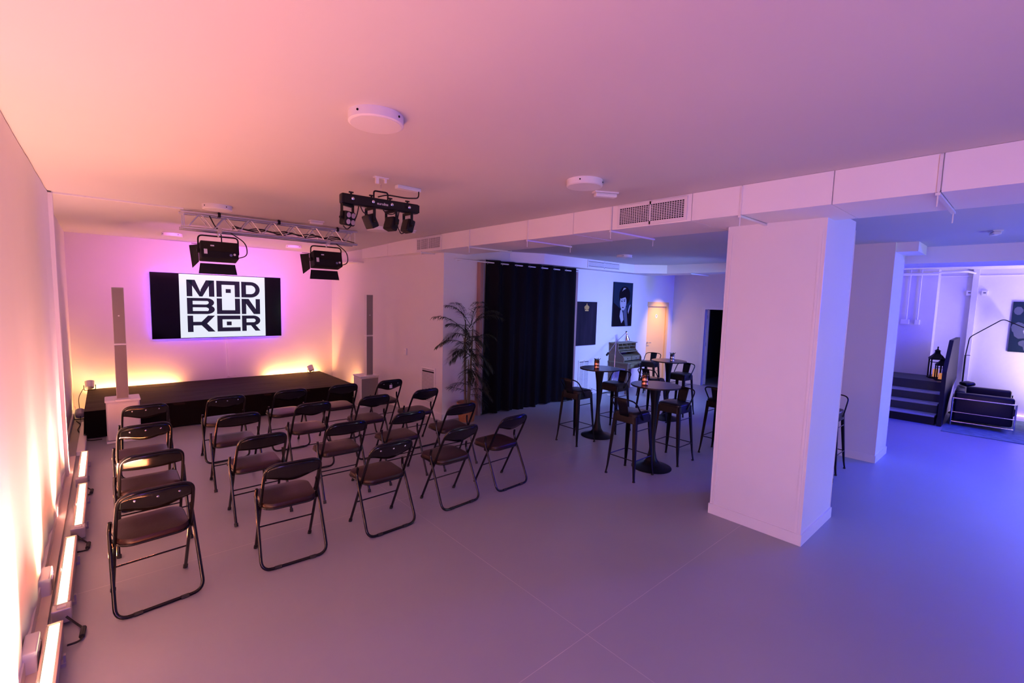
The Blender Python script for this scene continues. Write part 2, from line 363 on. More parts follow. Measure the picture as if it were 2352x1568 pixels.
# step-back duct beyond the end of the main duct
d3 = struct(MB().box(4.03, 4.3, 9.0, YB, 2.72, 2.96).box(3.7, 4.3, 9.0, YB, 2.70, 2.72).build('duct', 'duct'), 'shorter duct end near the screen wall')
vent(d3, 4.03, 9.25, 9.95, 2.74, 2.93, 8, 1, th=.006)
# duct loop in the bar area
cpts = [(4.62, 6.62), (6.3, 6.30), (7.0, 6.20), (9.05, 6.20), (9.75, 5.95), (10.0, 3.0), (10.0, 2.0), (XE, 2.0), (XE, YM), (4.62, YM)]
cpts = [(5.6, YM), (6.2, 6.17), (9.1, 6.17), (9.55, 5.6), (9.55, 2.3), (10.15, 2.3), (10.15, YM)]
d4 = struct(MB().prism(cpts, 2.73, ZC2, 'xy').build('duct', 'duct'), 'white duct around the far side of the bar area')
vent(d4, 6.17, 7.45, 8.55, 2.75, 2.91, 7, 1, axis='y', th=.006)
for y in (5.0, 3.4):
    MB().box(9.5, 10.3, y-.012, y+.012, 2.70, 2.72).build('support_rail', 'white', d4)
# lounge bulkheads
struct(MB().box(7.72, 8.34, 1.06, 1.28, 2.80, ZC2).build('duct', 'duct'), 'short boxed duct at top of the rear pillar')
struct(MB().box(8.45, 9.3, YS, 2.2, 2.70, ZC2).build('duct', 'duct'), 'wide white bulkhead above the lounge')
# lounge walls and stairs
struct(MB().box(XR, XR+.12, YS, 1.45, 0, ZC).build('wall_lounge', 'rough_wall'))
struct(MB().box(13.0, XR+.12, 1.42, 2.42, 0, ZC).build('wall_landing', 'rough_wall'))
struct(MB().box(XE, 13.0, 2.3, 2.42, 0, ZC).build('wall_stair', 'wall'))
st = struct(MB().box(12.0, XR, 1.07, 2.3, 0, .66).build('stairs', 'concrete_step'), 'short flight of four steps to the landing')
MB().box(11.93, XR, 1.07, 2.3, .66, .70).build('landing', 'concrete_step', st)
for k in range(4):
    x = 11.16+.26*k; z = .175*(k+1)
    MB().box(x, x+.30, 1.07, 2.3, 0 if k == 0 else z-.175, z-.03).build('riser', 'concrete_step' if k else 'panel_dark', st)
    if k < 3: MB().box(x-.02, x+.30, 1.07, 2.3, z-.03, z).build('tread', M['nosing'], st, bevel=.005)
pp = [(11.12, 0), (11.12, .98), (11.64, 1.53), (12.68, 1.55), (12.84, .72), (12.3, .60), (11.45, .05), (11.4, 0)]
par = MB().prism(pp, .97, 1.03, 'xz').build('stair_parapet', 'panel_dark'); tag(par, 'dark blue solid side panel guarding the short stairs', 'railing')
struct(MB().prism([(11.45, 0), (11.45, .05), (12.3, .6), (12.84, .72), (XR, .72), (XR, 0)], 1.031, 1.068, 'xz').build('wall_stair_side', 'rough_wall'))
struct(MB().box(XR-.08, XR, .84, .93, 0, ZC2).build('trim_4', 'rough_wall'), 'boxed vertical pipe on the lounge wall')
struct(MB().box(XR-.02, XR, YS, .84, 2.78, 2.80).box(XR-.02, XR, .93, 1.42, 2.78, 2.80).build('trim_5', 'trim'))
o = MB().tube([(12.96, 1.68, ZC2), (12.96, 1.68, 1.86)], .012).tube([(12.96, 1.86, ZC2), (12.96, 1.86, 1.86)], .012).build('conduit', 'white', None, True)
tag(o, 'two thin vertical conduits above the landing', 'conduit')
for y, l in ((1.88, 'wider white socket box under the conduits'), (1.68, 'narrower white socket box under the conduits')):
    wd = .14 if y > 1.8 else .08
    o = MB().box(12.95, 13.0, y-wd/2, y+wd/2, 1.76, 1.86).build('socket_box', 'white', bevel=.006); tag(o, l, 'socket')
t = MB().tube(fillet([(12.9, 1.5, 2.84), (12.9, 1.0, 2.86), (13.3, .9, 2.84)], .12), .02).tube([(12.9, 2.25, 2.82), (12.9, 1.4, 2.82)], .028).build('pipe', 'white', None, True)
tag(t, 'white pipe run under the ceiling above the landing', 'pipe')
for y, l in ((.96, 'small white wall box left of the boxed pipe'), (.74, 'small white wall box right of the boxed pipe')):
    q = thing('wall_box', l, 'wall box', (XR, y, 2.44))
    MB().box(-.05, 0, -.045, .045, -.05, .05).build('housing', 'white', q, bevel=.006)
    MB().box(-.056, -.05, -.02, .02, .0, .015).build('slot', 'print_black', q)
# LED strips in the lounge (visible emitters)
o = MB().box(13.30, 13.33, -2.8, .8, .06, .075).build('led_strip', 'led_violet'); tag(o, 'violet LED strip on the floor behind the sofa', 'led strip')
# left wall details
struct(MB().box(XW, -.385, YS, 6.72, 0, .11).build('baseboard_left', 'trim'))
struct(MB().box(-.385, -.335, YS, 7.5, 0, .035).build('trim_6', mat('pale_floor_cover', (.7, .62, .58), .5)), 'pale cover board along the foot of the left wall')
struct(MB().box(XW, -.36, 6.70, 6.80, 0, ZC-.02).box(XW, -.40, 6.84, 6.90, 0, ZC-.02).build('trim_7', 'trim'), 'white vertical casing where the curtain ends')
struct(MB().box(XW, -.43, 6.9, YB, 0, .09).box(-.3, 3.8, YB-.014, YB, 0, .1).build('baseboard_back', 'trim'))
struct(MB().box(-.37, .74, 6.74, 6.765, ZC-.018, ZC).build('trim_8', 'white'), 'thin white cable trunking across the ceiling')

# ================================================================== LEFT CURTAIN
def curtain_mesh(n_u, n_z, pos, z0, z1, thick=0):
    vs = []; fs = []
    for i in range(n_u+1):
        for j in range(n_z+1):
            t_ = j/n_z; vs.append(pos(i/n_u, t_, z0+(z1-z0)*t_))
    for i in range(n_u):
        for j in range(n_z): a = i*(n_z+1)+j; fs.append((a, a+1, a+n_z+2, a+n_z+1))
    m = MB(); m.add(vs, fs); return m
def lpos(u, t, z):
    y = -2.5+9.2*u
    amp = .008*(1-.85*t)
    x = -.395+amp*math.sin(y*6.5+1.2*math.sin(y*2.1))+amp*.5*math.sin(y*21+.7)
    return (x, y, z)
cu = curtain_mesh(460, 8, lpos, .02, ZC-.01).build('sheer_curtain', 'sheer', None, True)
tag(cu, 'long white floor to ceiling curtain along the left wall', 'curtain')
for i, (y, l) in enumerate(((4.23, 'white floor socket box at the curtain, farther one'), (3.42, 'white floor socket box at the curtain, nearest the camera'))):
    q = thing('socket_box', l, 'socket', (-.37, y, 0))
    MB().box(-.03, .03, -.11, .09, .0, .15).build('housing', 'white', q, bevel=.008)
    MB().box(.028, .036, -.06, .05, .04, .12).build('face_plate', 'chrome', q, bevel=.003)

# ================================================================== LED BARS
bar_labels = ['glowing LED wash bar on the floor nearest the camera', 'glowing LED wash bar, second from the camera', 'glowing LED wash bar, third from the camera', 'glowing LED wash bar on the floor nearest the stage']
for i, (x, y0, y1) in enumerate(BARS):
    q = thing('led_bar', bar_labels[i], 'led bar', (x, y0, 0), 0, 'LED wash bars along the left wall')
    L = y1-y0
    MB().box(-.035, .035, .06, L, .02, .115).build('case', 'case_grey', q, bevel=.006)
    MB().box(.028, .036, .06, L, .10, .125).box(-.036, -.028, .06, L, .10, .122).box(-.036, .036, L-.006, L, .1, .125).build('case_rim', mat('warm_case_rim_%d' % i, (.55, .42, .36), .4), q)
    n = 18; m = MB(); m.box(-.022, .022, .065, L-.01, .113, .117)
    mm = m.build('led_strip', 'led', q)
    lens = MB()
    for k in range(n): yy = .09+(L-.13)*k/(n-1); lens.lathe([(.017, 0), (.015, .006), (.006, .009)], 10, (0, yy, .117))
    lo = lens.build('lens_row', 'led', q, True); lo['kind'] = 'stuff'
    MB().box(-.045, .045, -.02, .065, .03, .12).build('end_box', 'case_grey', q, bevel=.006)
    MB().box(-.02, .02, -.0, .03, .12, .124).build('end_label', 'sticker', q)
    for yy in (.25, L-.25): MB().box(-.055, .055, yy-.02, yy+.02, 0, .02).box(.045, .055, yy-.012, yy+.012, .02, .06).build('foot_bracket', 'case_grey', q)
for a, b, l in ((3.72, 3.59, 'short black cable between the two nearest LED bars'), (4.96, 4.82, 'short black cable between the second and third LED bars'), (6.27, 6.12, 'short black cable between the third and fourth LED bars')):
    p = [(-.25, a, .07), (-.21, a-.02, .02), (-.17, a-.10, .012), (-.18, a-.22, .012), (-.235, a-.25, .03)]
    q = thing('power_cable', l, 'cable', (0, 0, 0))
    MB().tube(fillet(p, .05), .006, 6).build('cord', 'rubber', q, True)
    MB().tube([(-.172, a-.09, .014), (-.178, a-.18, .014)], .014, 8).build('connector', 'rubber', q, True)
o = MB().box(-.335, -.255, 7.6, 9.3, 0, .055).build('cable_trunking', 'white', bevel=.005); tag(o, 'white boxed floor trunking leading to the stage', 'trunking')

# ================================================================== STAGE
SX0, SX1, SY0, SY1, SZ = -.27, 3.47, 8.4, 10.28, .38
stg = thing('stage', 'low black cloth covered stage under the big screen', 'stage', (1.6, 9.3, 0))
def sxy(x, y, z): return (x-1.6, y-9.3, z)
n = 60; vs = []; fs = []
for i in range(n+1):
    for j in range(31):
        x = SX0+(SX1-SX0)*i/n; y = SY0+(SY1-SY0)*j/30
        z = SZ+.005*noise.noise(Vector((x*2.5, y*9, 0)))
        vs.append(sxy(x, y, z))
for i in range(n):
    for j in range(30): a = i*31+j; fs.append((a, a+1, a+32, a+31))
tp = MB(); tp.add(vs, fs); tp.box(*[SX0-1.6, SX1-1.6, SY0-9.3, SY1-9.3, SZ-.04, SZ-.012]); tp.build('top_cloth', 'stage_top', stg, True)
def skirt(p0, p1, nn, dx, dy, m='stage_skirt'):
    vs = []; fs = []
    for i in range(nn+1):
        t = i/nn
        for j in range(6):
            s = j/5; k = .012*math.sin(t*nn*.55)*s+.01*s
            vs.append(sxy(p0[0]+(p1[0]-p0[0])*t+dx*k, p0[1]+(p1[1]-p0[1])*t+dy*k, SZ*(1-s)+.012*s))
    for i in range(nn):
        for j in range(5): a = i*6+j; fs.append((a, a+1, a+7, a+6))
    mm = MB(); mm.add(vs, fs); return mm.build('skirt', m, stg, True)
skirt((SX0, SY0), (SX1, SY0), 70, 0, -1); skirt((SX0, SY1), (SX0, SY0), 36, -1, 0); skirt((SX1, SY0), (SX1, SY1), 36, 1, 0); skirt((SX1, SY1), (SX0, SY1), 40, 0, 1)
for x in (-.15, 1.0, 2.2, 3.3):
    for y in (8.55, 10.1): MB().tube([sxy(x, y, 0), sxy(x, y, .35)], .02, 8).build('leg', 'black_matte', stg)

# ================================================================== SPEAKERS
def speaker(x0, y0, label):
    q = thing('column_speaker', label, 'speaker', (x0+.175, y0+.2, 0), 0, 'white column loudspeakers beside the stage')
    MB().box(-.175, .175, -.2, .14, .03, .555).build('subwoofer', 'speaker_white', q, bevel=.025, seg=3)
    MB().box(-.185, .185, -.21, .15, 0, .03).build('plinth', 'white', q, bevel=.01)
    MB().box(-.185, .185, -.205, .15, .55, .58).build('top_lid', 'white', q, bevel=.012)
    MB().box(-.158, .158, -.206, -.2, .05, .53).build('grille', 'grille' if x0 > 1 else 'speaker_white', q)
    MB().box(-.08, .08, -.215, -.1, .555, .59).build('dock', 'white', q, bevel=.01)
    cb = MB().box(-.062, .062, -.19, -.09, .59, 1.318).build('lower_column', 'speaker_white', q, bevel=.006)
    MB().box(-.058, .058, -.194, -.19, .60, 1.308).build('grille', 'grille', cb)
    MB().box(-.064, .064, -.196, -.09, 1.318, 1.328).build('joint_band', 'white', q)
    ct = MB().box(-.062, .062, -.19, -.09, 1.328, 2.07).build('upper_column', 'speaker_white', q, bevel=.006)
    MB().box(-.058, .058, -.194, -.19, 1.335, 2.062).build('grille', 'grille', ct)
    MB().box(-.008, .008, -.197, -.194, 1.69, 1.705).build('badge', 'white', q)
    return q
speaker(-.045, 7.96, 'white column loudspeaker left of the stage, in front of screen wall')
sr = speaker(3.45, 8.04, 'white column loudspeaker right of the stage, beside the right wall')
MB().lathe([(.03, 0), (.03, .012)], 14, (-.178, -.03, .30), Matrix.Rotation(-PI/2, 3, 'Y')).build('side_knob', 'grille', sr, True)

# ================================================================== TV
TY = YB-.09
tv = thing('television', 'huge wall mounted screen showing a black and white block letter logo', 'television', (1.665, TY, 1.77))
TW, TH = 2.12, 1.19
MB().box(-TW/2, TW/2, 0, .045, -TH/2, TH/2).build('casing', 'black_matte', tv, bevel=.004)
MB().box(-TW/2+.008, TW/2-.008, -.003, 0, -TH/2+.008, TH/2-.008).build('screen', 'screen_black', tv)
WX0, WX1 = -TW/2+.415, TW/2-.30
pic = MB().box(WX0, WX1, -.005, -.003, -TH/2+.012, TH/2-.012).build('lit_picture', 'screen_white', tv)
g = MB()
WW = WX1-WX0; WH = TH-.024
def cell(ci, ri):
    xs = [(.078, .385), (.41, .685), (.705, .935)][ci]; zs = [(.915, .655), (.63, .375), (.35, .09)][ri]
    return xs[0], xs[1], zs[1], zs[0]
def gp(cl, poly):
    x0, x1, z0, z1 = cl
    pts = [(WX0+WW*(x0+(x1-x0)*a), -TH/2+.012+WH*(z0+(z1-z0)*b)) for a, b in poly]
    g.prism(pts, -.0065, -.005)
def gr(cl, a0, a1, b0, b1): gp(cl, [(a0, b0), (a1, b0), (a1, b1), (a0, b1)])
def ring(cl, cx, cy, orx, ory, irx, iry, n=14):
    for k in range(n):
        a, b = -PI/2+PI*k/n, -PI/2+PI*(k+1)/n
        gp(cl, [(cx+irx*math.cos(a), cy+iry*math.sin(a)), (cx+orx*math.cos(a), cy+ory*math.sin(a)), (cx+orx*math.cos(b), cy+ory*math.sin(b)), (cx+irx*math.cos(b), cy+iry*math.sin(b))])
C = cell(0, 0); gr(C, 0, .2, 0, 1); gr(C, .8, 1, 0, 1); gp(C, [(0, 1), (.3, 1), (.56, 0), (.45, 0), (.2, .65)]); gp(C, [(1, 1), (.7, 1), (.5, .42), (.45, 0), (.56, 0), (.8, .65)])
C = cell(1, 0); gr(C, 0, .22, 0, 1); gr(C, .78, 1, 0, 1); gr(C, .2, .8, .76, 1); gr(C, .39, .61, .26, .5)
C = cell(2, 0); gr(C, 0, .25, 0, 1); gr(C, .2, .52, .78, 1); gr(C, .2, .52, 0, .22); ring(C, .5, .5, .5, .5, .26, .28)
C = cell(0, 1); gr(C, 0, .2, 0, 1); gr(C, .15, .72, .82, 1); gr(C, .15, .78, .42, .6); gr(C, .15, .72, 0, .19); ring(C, .7, .72, .28, .28, .08, .11); ring(C, .7, .29, .3, .29, .08, .115)
C = cell(1, 1); gr(C, 0, .22, 0, 1); gr(C, .78, 1, 0, 1); gr(C, .2, .8, 0, .25)
C = cell(2, 1); gr(C, 0, .24, 0, 1); gr(C, .76, 1, 0, 1); gp(C, [(.1, 1), (.38, 1), (.95, 0), (.65, 0), (.2, .75)])
C = cell(0, 2); gr(C, 0, .2, 0, 1); gr(C, .15, .52, .4, .62); gp(C, [(.5, .62), (.74, 1), (1, 1), (.7, .51), (.52, .4)]); gp(C, [(.5, .62), (.7, .51), (1, 0), (.74, 0), (.5, .4)])
C = cell(1, 2); gr(C, 0, .22, 0, 1); gr(C, .2, 1, .76, 1); gr(C, .2, 1, 0, .25); gr(C, .4, .61, .38, .62)
C = cell(2, 2); gr(C, 0, .24, 0, 1); gr(C, .2, .65, .8, 1); gr(C, .2, .65, .36, .56); ring(C, .62, .68, .38, .32, .12, .12); gp(C, [(.45, .4), (.72, .4), (1, 0), (.72, 0)])
g.build('logo', 'logo_black', tv)
MB().box(-.3, .3, .045, .075, -.25, .25).build('wall_bracket', 'black_matte', tv)
bl = MB().box(-TW/2+.05, TW/2-.05, .052, .056, TH/2-.05, TH/2-.04).box(-TW/2+.05, TW/2-.05, .052, .056, -TH/2+.04, -TH/2+.05).box(-TW/2+.04, -TW/2+.05, .052, .056, -TH/2+.05, TH/2-.05).box(TW/2-.05, TW/2-.04, .052, .056, -TH/2+.05, TH/2-.05)
bl.build('backlight', 'led_blue', tv)
q = thing('screen_cable', 'white cable trunking hanging from the screen down the wall', 'cable', (1.76, YB-.02, 0))
MB().box(-.012, .012, 0, .018, .40, 1.2).build('cover', 'white', q)
MB().box(-.02, .02, -.01, .018, .95, 1.05).build('adapter', 'white', q)
MB().tube([(0, -.02, .42), (.06, -.03, .39), (.12, -.03, .43), (.17, -.03, .39)], .006, 6).build('cord', 'white', q, True)

# ================================================================== STAGE UPLIGHTS
def uplight(loc, rz, tilt, label):
    q = thing('uplight', label, 'uplight', loc, rz)
    R = Matrix.Rotation(tilt, 3, 'X')
    MB().lathe([(.02, -.06), (.055, -.05), (.06, .05), (.062, .06)], 16, (0, 0, .09), R).build('housing', 'white', q, True)
    MB().lathe([(.05, .061), (.05, .064)], 16, (0, 0, .09), R).build('lens', 'led_wash', q)
    MB().tube(fillet([(-.07, 0, .09), (-.07, 0, .005), (.07, 0, .005), (.07, 0, .09)], .02), .006, 6).build('yoke', 'black_matte', q, True)
    return q
uplight((-.36, 9.75, 0), 0, -1.0, 'small lit floodlight on the floor left of the stage')
uplight((-.24, 10.12, SZ+.005), 0, -.6, 'small uplight on back left corner of the stage')
uplight((3.24, 10.12, SZ+.005), 0.3, -.6, 'small uplight on back right corner of the stage')
uplight((3.66, 9.3, 0), 0, -.5, 'small uplight on the floor behind the right loudspeaker')
o = MB().tube(fillet([(-.32, 10.1, .42), (-.38, 10.0, .3), (-.36, 9.8, .1), (-.35, 9.6, .02)], .1), .005, 6).tube(fillet([(-.4, 9.6, .01), (-.34, 9.35, .01), (-.37, 9.0, .012), (-.31, 8.6, .01), (-.24, 8.25, .01), (-.1, 8.25, .01)], .1), .006, 6).build('power_cable', 'rubber', None, True)
tag(o, 'loose black cables on the floor left of the stage', 'cable')

# ================================================================== FOLDING CHAIRS
def chair_proto(kind, loc, label, group):
    q = thing('folding_chair', label, 'chair', loc, 0, group)
    W = .205; r = .0115; TZ = .805 if kind == 'A' else .79; ty = -.01
    fy = .41; top = Vector((0, ty, TZ)); 
    def fpt(x, z):
        return (x, ty+(fy-ty)*(1-z/TZ), z)
    # front frame: feet up to the arched backrest
    pts = fillet([fpt(-W, .0), fpt(-W*.98, TZ*.80), fpt(-W*.93, TZ*.99), fpt(W*.93, TZ*.99), fpt(W*.98, TZ*.80), fpt(W, .0)], .10, 7)
    MB().tube(pts, r, 10).build('front_frame', 'black_gloss', q, True)
    # backrest panel, wavy lower edge, slightly dished
    n = 18; vs = []; fs = []
    for i in range(n+1):
        u = -1+2*i/n; x = u*W*.95
        zt = TZ*.985-.045*abs(u)**5
        if kind == 'A': zb = .675-.018*math.cos(u*PI)-.010*(1-u*u)
        else: zb = .655+.012*u*u
        for j in range(5):
            z = zb+(zt-zb)*j/4; p = Vector(fpt(x, z)); p.y -= .022*(1-u*u)
            vs.append(p)
    for i in range(n):
        for j in range(4): a = i*5+j; fs.append((a, a+1, a+6, a+5))
    b = MB(); b.add(vs, fs); b = b.build('backrest', 'black_gloss', q, True)
    so = b.modifiers.new('s', 'SOLIDIFY'); so.thickness = .012; so.offset = 0
    # seat
    poly = []
    sw0, sw1, y0, y1, rc = .195, .205, .10, .48, .09
    if kind == 'B': rc = .05; y0 = .13
    cs = [(sw0-rc, y0+rc, -PI/2, 0), (sw1-rc, y1-rc, 0, PI/2), (-(sw1-rc), y1-rc, PI/2, PI), (-(sw0-rc), y0+rc, PI, 1.5*PI)]
    for cx, cy, a0, a1 in cs:
        for k in range(7): a = a0+(a1-a0)*k/6; poly.append((cx+rc*math.cos(a), cy+rc*math.sin(a)))
    def layer(s, z): 
        cyy = (y0+y1)/2; return [(x*s, cyy+(y-cyy)*s, z+.02*(y-y0)) for x, y in poly]
    L = [layer(.99, .425), layer(1.0, .432), layer(1.0, .452), layer(.97, .462), layer(.8, .470), layer(.4, .473)]
    if kind == 'B': L = [layer(.99, .415), layer(1.0, .422), layer(1.0, .452), layer(.96, .464), layer(.8, .472), layer(.4, .476)]
    N = len(poly); vs = [p for l in L for p in l]; fs = [tuple(range(N-1, -1, -1)), tuple((len(L)-1)*N+k for k in range(N))]
    for i in range(len(L)-1):
        for k in range(N): fs.append((i*N+k, i*N+(k+1) % N, (i+1)*N+(k+1) % N, (i+1)*N+k))
    s = MB(); s.add(vs, fs); seat = s.build('seat', 'vinyl', q, True)
    rim = [(x*1.0, y, .424+.02*(y-y0)) for x, y in poly]
    MB().tube(rim, .008, 6, closed=True).build('seat_rim', 'black_gloss', seat, True)
    # rear legs
    Wr = W+.022; py = .235; pz = .52
    if kind == 'A':
        pts = fillet([(-Wr+.009, py-.015, pz+.04), (-Wr+.003, py, pz-.02), (-Wr-.006, .0, r), (Wr+.006, .0, r), (Wr-.003, py, pz-.02), (Wr-.009, py-.015, pz+.04)], .075, 7)
        MB().tube(pts, r, 10).build('rear_leg_loop', 'black_gloss', q, True)
        for sx in (-1, 1): MB().tube([(sx*.10, 0, .0115), (sx*.145, 0, .0115)], .014, 8).build('foot_sleeve', 'rubber', q, True)
    else:
        for sx in (-1, 1):
            MB().tube([(sx*(Wr-.004), py-.005, pz+.05), (sx*Wr, py, pz-.02), (sx*(Wr+.002), .01, .0)], r*.95, 10).build('rear_leg', 'black_gloss', q, True)
            MB().tube([(sx*(Wr+.002), .018, .028), (sx*(Wr+.002), .009, 0)], .0155, 8).build('foot_cap', 'rubber', q, True)
        MB().tube([(-Wr, .11, .245), (Wr, .11, .245)], .006, 8).build('rear_crossbar', 'black_gloss', q, True)
    for sx in (-1, 1):
        f0, f1 = Vector(fpt(sx*W, .028)), Vector(fpt(sx*W, 0)); MB().tube([f0, f1], .0155, 8).build('foot_cap', 'rubber', q, True)
        MB().box(sx*W-.012, sx*W+.012, .19, .25, .40, .43).build('hinge', 'black_gloss', q)
    MB().tube([fpt(-W, .22), fpt(W, .22)], .006, 8).build('front_crossbar', 'black_gloss', q, True)
    return q
def add_rivets(q):
    for x in (-.115, 0, .115):
        z = .745; y = -.01+.42*(1-z/.805)-.022*(1-(x/.195)**2)-.007
        MB().lathe([(.0085, 0), (.006, .004), (.002, .005)], 10, (x, y, z), Matrix.Rotation(PI/2, 3, 'X')).build('rivet', 'chrome', q, True)
pos_ = {'near': [(.205, 3.60, 5), (1.02, 3.58, -3), (1.82, 3.57, 2), (2.585, 3.61, 3), (3.28, 3.63, 3)],
        'third': [(.235, 4.47, 2), (1.02, 4.48, 1), (1.78, 4.46, -1), (2.49, 4.48, 1), (3.18, 4.46, -1)],
        'second': [(.24, 5.40, 3), (1.01, 5.40, 1), (1.77, 5.43, 0), (2.52, 5.42, 0), (3.26, 5.42, 3)],
        'front': [(.29, 6.32, 1), (1.06, 6.35, 2), (1.79, 6.36, 1), (2.48, 6.34, 0), (3.18, 6.32, 2)]}
rowtxt = {'near': 'row nearest the camera', 'third': 'third row from stage', 'second': 'second row from stage', 'front': 'row nearest the stage'}
coltxt = ['by left wall', 'second from left', 'middle', 'fourth from left', 'right end']
A = chair_proto('A', (.205, 3.60, 0), '', 'black folding chairs set out in rows facing the stage')
B = chair_proto('B', (.235, 4.47, 0), '', 'black folding chairs set out in rows facing the stage')
used = {'A': False, 'B': False}
for row in ('near', 'third', 'second', 'front'):
    for k, (x, y, a) in enumerate(pos_[row]):
        kind = 'B' if row == 'third' or (row == 'second' and k == 1) else 'A'
        extra = 'four straight legs' if kind == 'B' else 'looped rear leg'
        if row == 'front' and k == 4: extra = 'white sticker on its back'
        lab = 'folding chair with %s, %s, %s' % (extra, coltxt[k], rowtxt[row])
        proto = A if kind == 'A' else B
        if not used[kind]:
            o = proto; used[kind] = True; o['label'] = lab; o.location = (x, y, 0); o.rotation_euler = (0, 0, math.radians(a))
        else: o = copy_tree(proto, lab, (x, y, 0), math.radians(a))
        pos_[row][k] = (x, y, a, o)
for row, k in (('near', 0), ('near', 2), ('front', 1), ('front', 4), ('second', 0), ('front', 0)): add_rivets(pos_[row][k][3])
ch = pos_['front'][4][3]
ob = MB().box(-.022, .022, .002, .004, .675, .73).build('sticker', 'sticker', ch); ob.location = (0, -.0, 0)

# ================================================================== BAR STOOLS
def stool_proto():
    q = thing('bar_stool', '', 'stool', (0, 0, 0), 0, 'black metal bar stools with low backs')
    def lay(h, z, r=.05):
        out = []
        for cx, cy, a0 in ((h-r, h-r, 0), (-(h-r), h-r, PI/2), (-(h-r), -(h-r), PI), (h-r, -(h-r), 1.5*PI)):
            for k in range(5): a = a0+PI/2*k/4; out.append((cx+r*math.cos(a), cy+r*math.sin(a), z))
        return out
    def stack(Ls):
        N = len(Ls[0]); vs = [p for l in Ls for p in l]; fs = [tuple(range(N-1, -1, -1)), tuple((len(Ls)-1)*N+k for k in range(N))]
        for i in range(len(Ls)-1):
            for k in range(N): fs.append((i*N+k, i*N+(k+1) % N, (i+1)*N+(k+1) % N, (i+1)*N+k))
        m = MB(); m.add(vs, fs); return m
    stack([lay(.158, .745), lay(.16, .75), lay(.158, .765), lay(.145, .778), lay(.10, .785, .04)]).build('seat_cushion', 'black_vinyl', q, True)
    stack([lay(.163, .66), lay(.158, .735), lay(.155, .747)]).build('seat_apron', 'black_satin', q, True)
    for sx in (-1, 1):
        for sy in (-1, 1):
            # folded sheet leg: L section tapering downwards, slight kick at the foot
            secs = [(.150, .74, .040), (.165, .5, .036), (.183, .22, .026), (.190, .10, .018), (.202, .0, .014)]
            vs = []; fs = []
            for h, z, wd in secs:
                o_ = h+.004; i_ = h-wd
                vs += [(sx*o_, sy*o_, z), (sx*i_, sy*o_, z), (sx*i_, sy*(o_-.006), z), (sx*(o_-.006), sy*(o_-.006), z), (sx*(o_-.006), sy*i_, z), (sx*o_, sy*i_, z)]
            for i in range(len(secs)-1):
                for k in range(6): fs.append((i*6+k, i*6+(k+1) % 6, (i+1)*6+(k+1) % 6, (i+1)*6+k))
            fs.append((0, 1, 2, 3)); fs.append((0, 3, 4, 5)); e = (len(secs)-1)*6; fs.append((e, e+1, e+2, e+3)); fs.append((e, e+3, e+4, e+5))
            m = MB(); m.add(vs, fs); lg = m.build('leg', 'black_satin', q)
            MB().box(sx*.195-.012, sx*.195+.012, sy*.195-.012, sy*.195+.012, 0, .014).build('foot_cap', 'rubber', lg)
    h = .180
    for a, b in (((-h, -h), (h, -h)), ((h, -h), (h, h)), ((h, h), (-h, h)), ((-h, h), (-h, -h))):
        MB().tube([(a[0], a[1], .24), (b[0], b[1], .24)], .006, 6).build('foot_rail', 'black_satin', q, True)
    h = .160
    for s in (-1, 1): MB().tube([(-h, s*h, .58), (h, s*h, .58)], .005, 6).build('upper_rail', 'black_satin', q, True)
    # back on -x side
    pts = fillet([(-.02, -.168, .70), (-.06, -.172, .76), (-.205, -.175, .935), (-.225, 0, .95), (-.205, .175, .935), (-.06, .172, .76), (-.02, .168, .70)], .07, 6)
    MB().tube(pts, .0085, 8).build('back_loop', 'black_satin', q, True)
    vs = []; fs = []
    for i in range(7):
        u = -1+2*i/6
        for j in range(5):
            t = j/4; x = -.158-.064*t-.006*(1-u*u)*t; vs.append((x, u*(.060+.012*t), .735+.215*t))
    for i in range(6):
        for j in range(4): a = i*5+j; fs.append((a, a+1, a+6, a+5))
    m = MB(); m.add(vs, fs); o = m.build('back_plate', 'black_satin', q, True); so = o.modifiers.new('s', 'SOLIDIFY'); so.thickness = .004
    return q
SP = stool_proto()
stools = [(5.135, 4.345, 0, 'black bar stool in front of the black curtain, left of the table'),
          (6.09, 4.38, PI, 'black bar stool right of the table beside the curtain, back to the desk'),
          (4.665, 3.085, 0, 'black bar stool nearest the camera, left of the front table'),
          (5.56, 3.04, PI, 'black bar stool right of the front table'),
          (6.34, 2.76, .0, 'black bar stool half hidden by the left edge of the big pillar'),
          (7.02, 4.28, 0, 'black bar stool left of the farthest table'),
          (8.02, 4.30, PI, 'black bar stool right of the farthest table'),
          (9.04, 5.59, PI+.2, 'grey blue bar stool by the desk behind the far table'),
          (6.88, 1.67, PI, 'black bar stool behind the right side of the big pillar')]
for i, (x, y, a, l) in enumerate(stools):
    if i == 0: SP.location = (x, y, 0); SP.rotation_euler = (0, 0, a); SP['label'] = l
    else: copy_tree(SP, l, (x, y, 0), a)

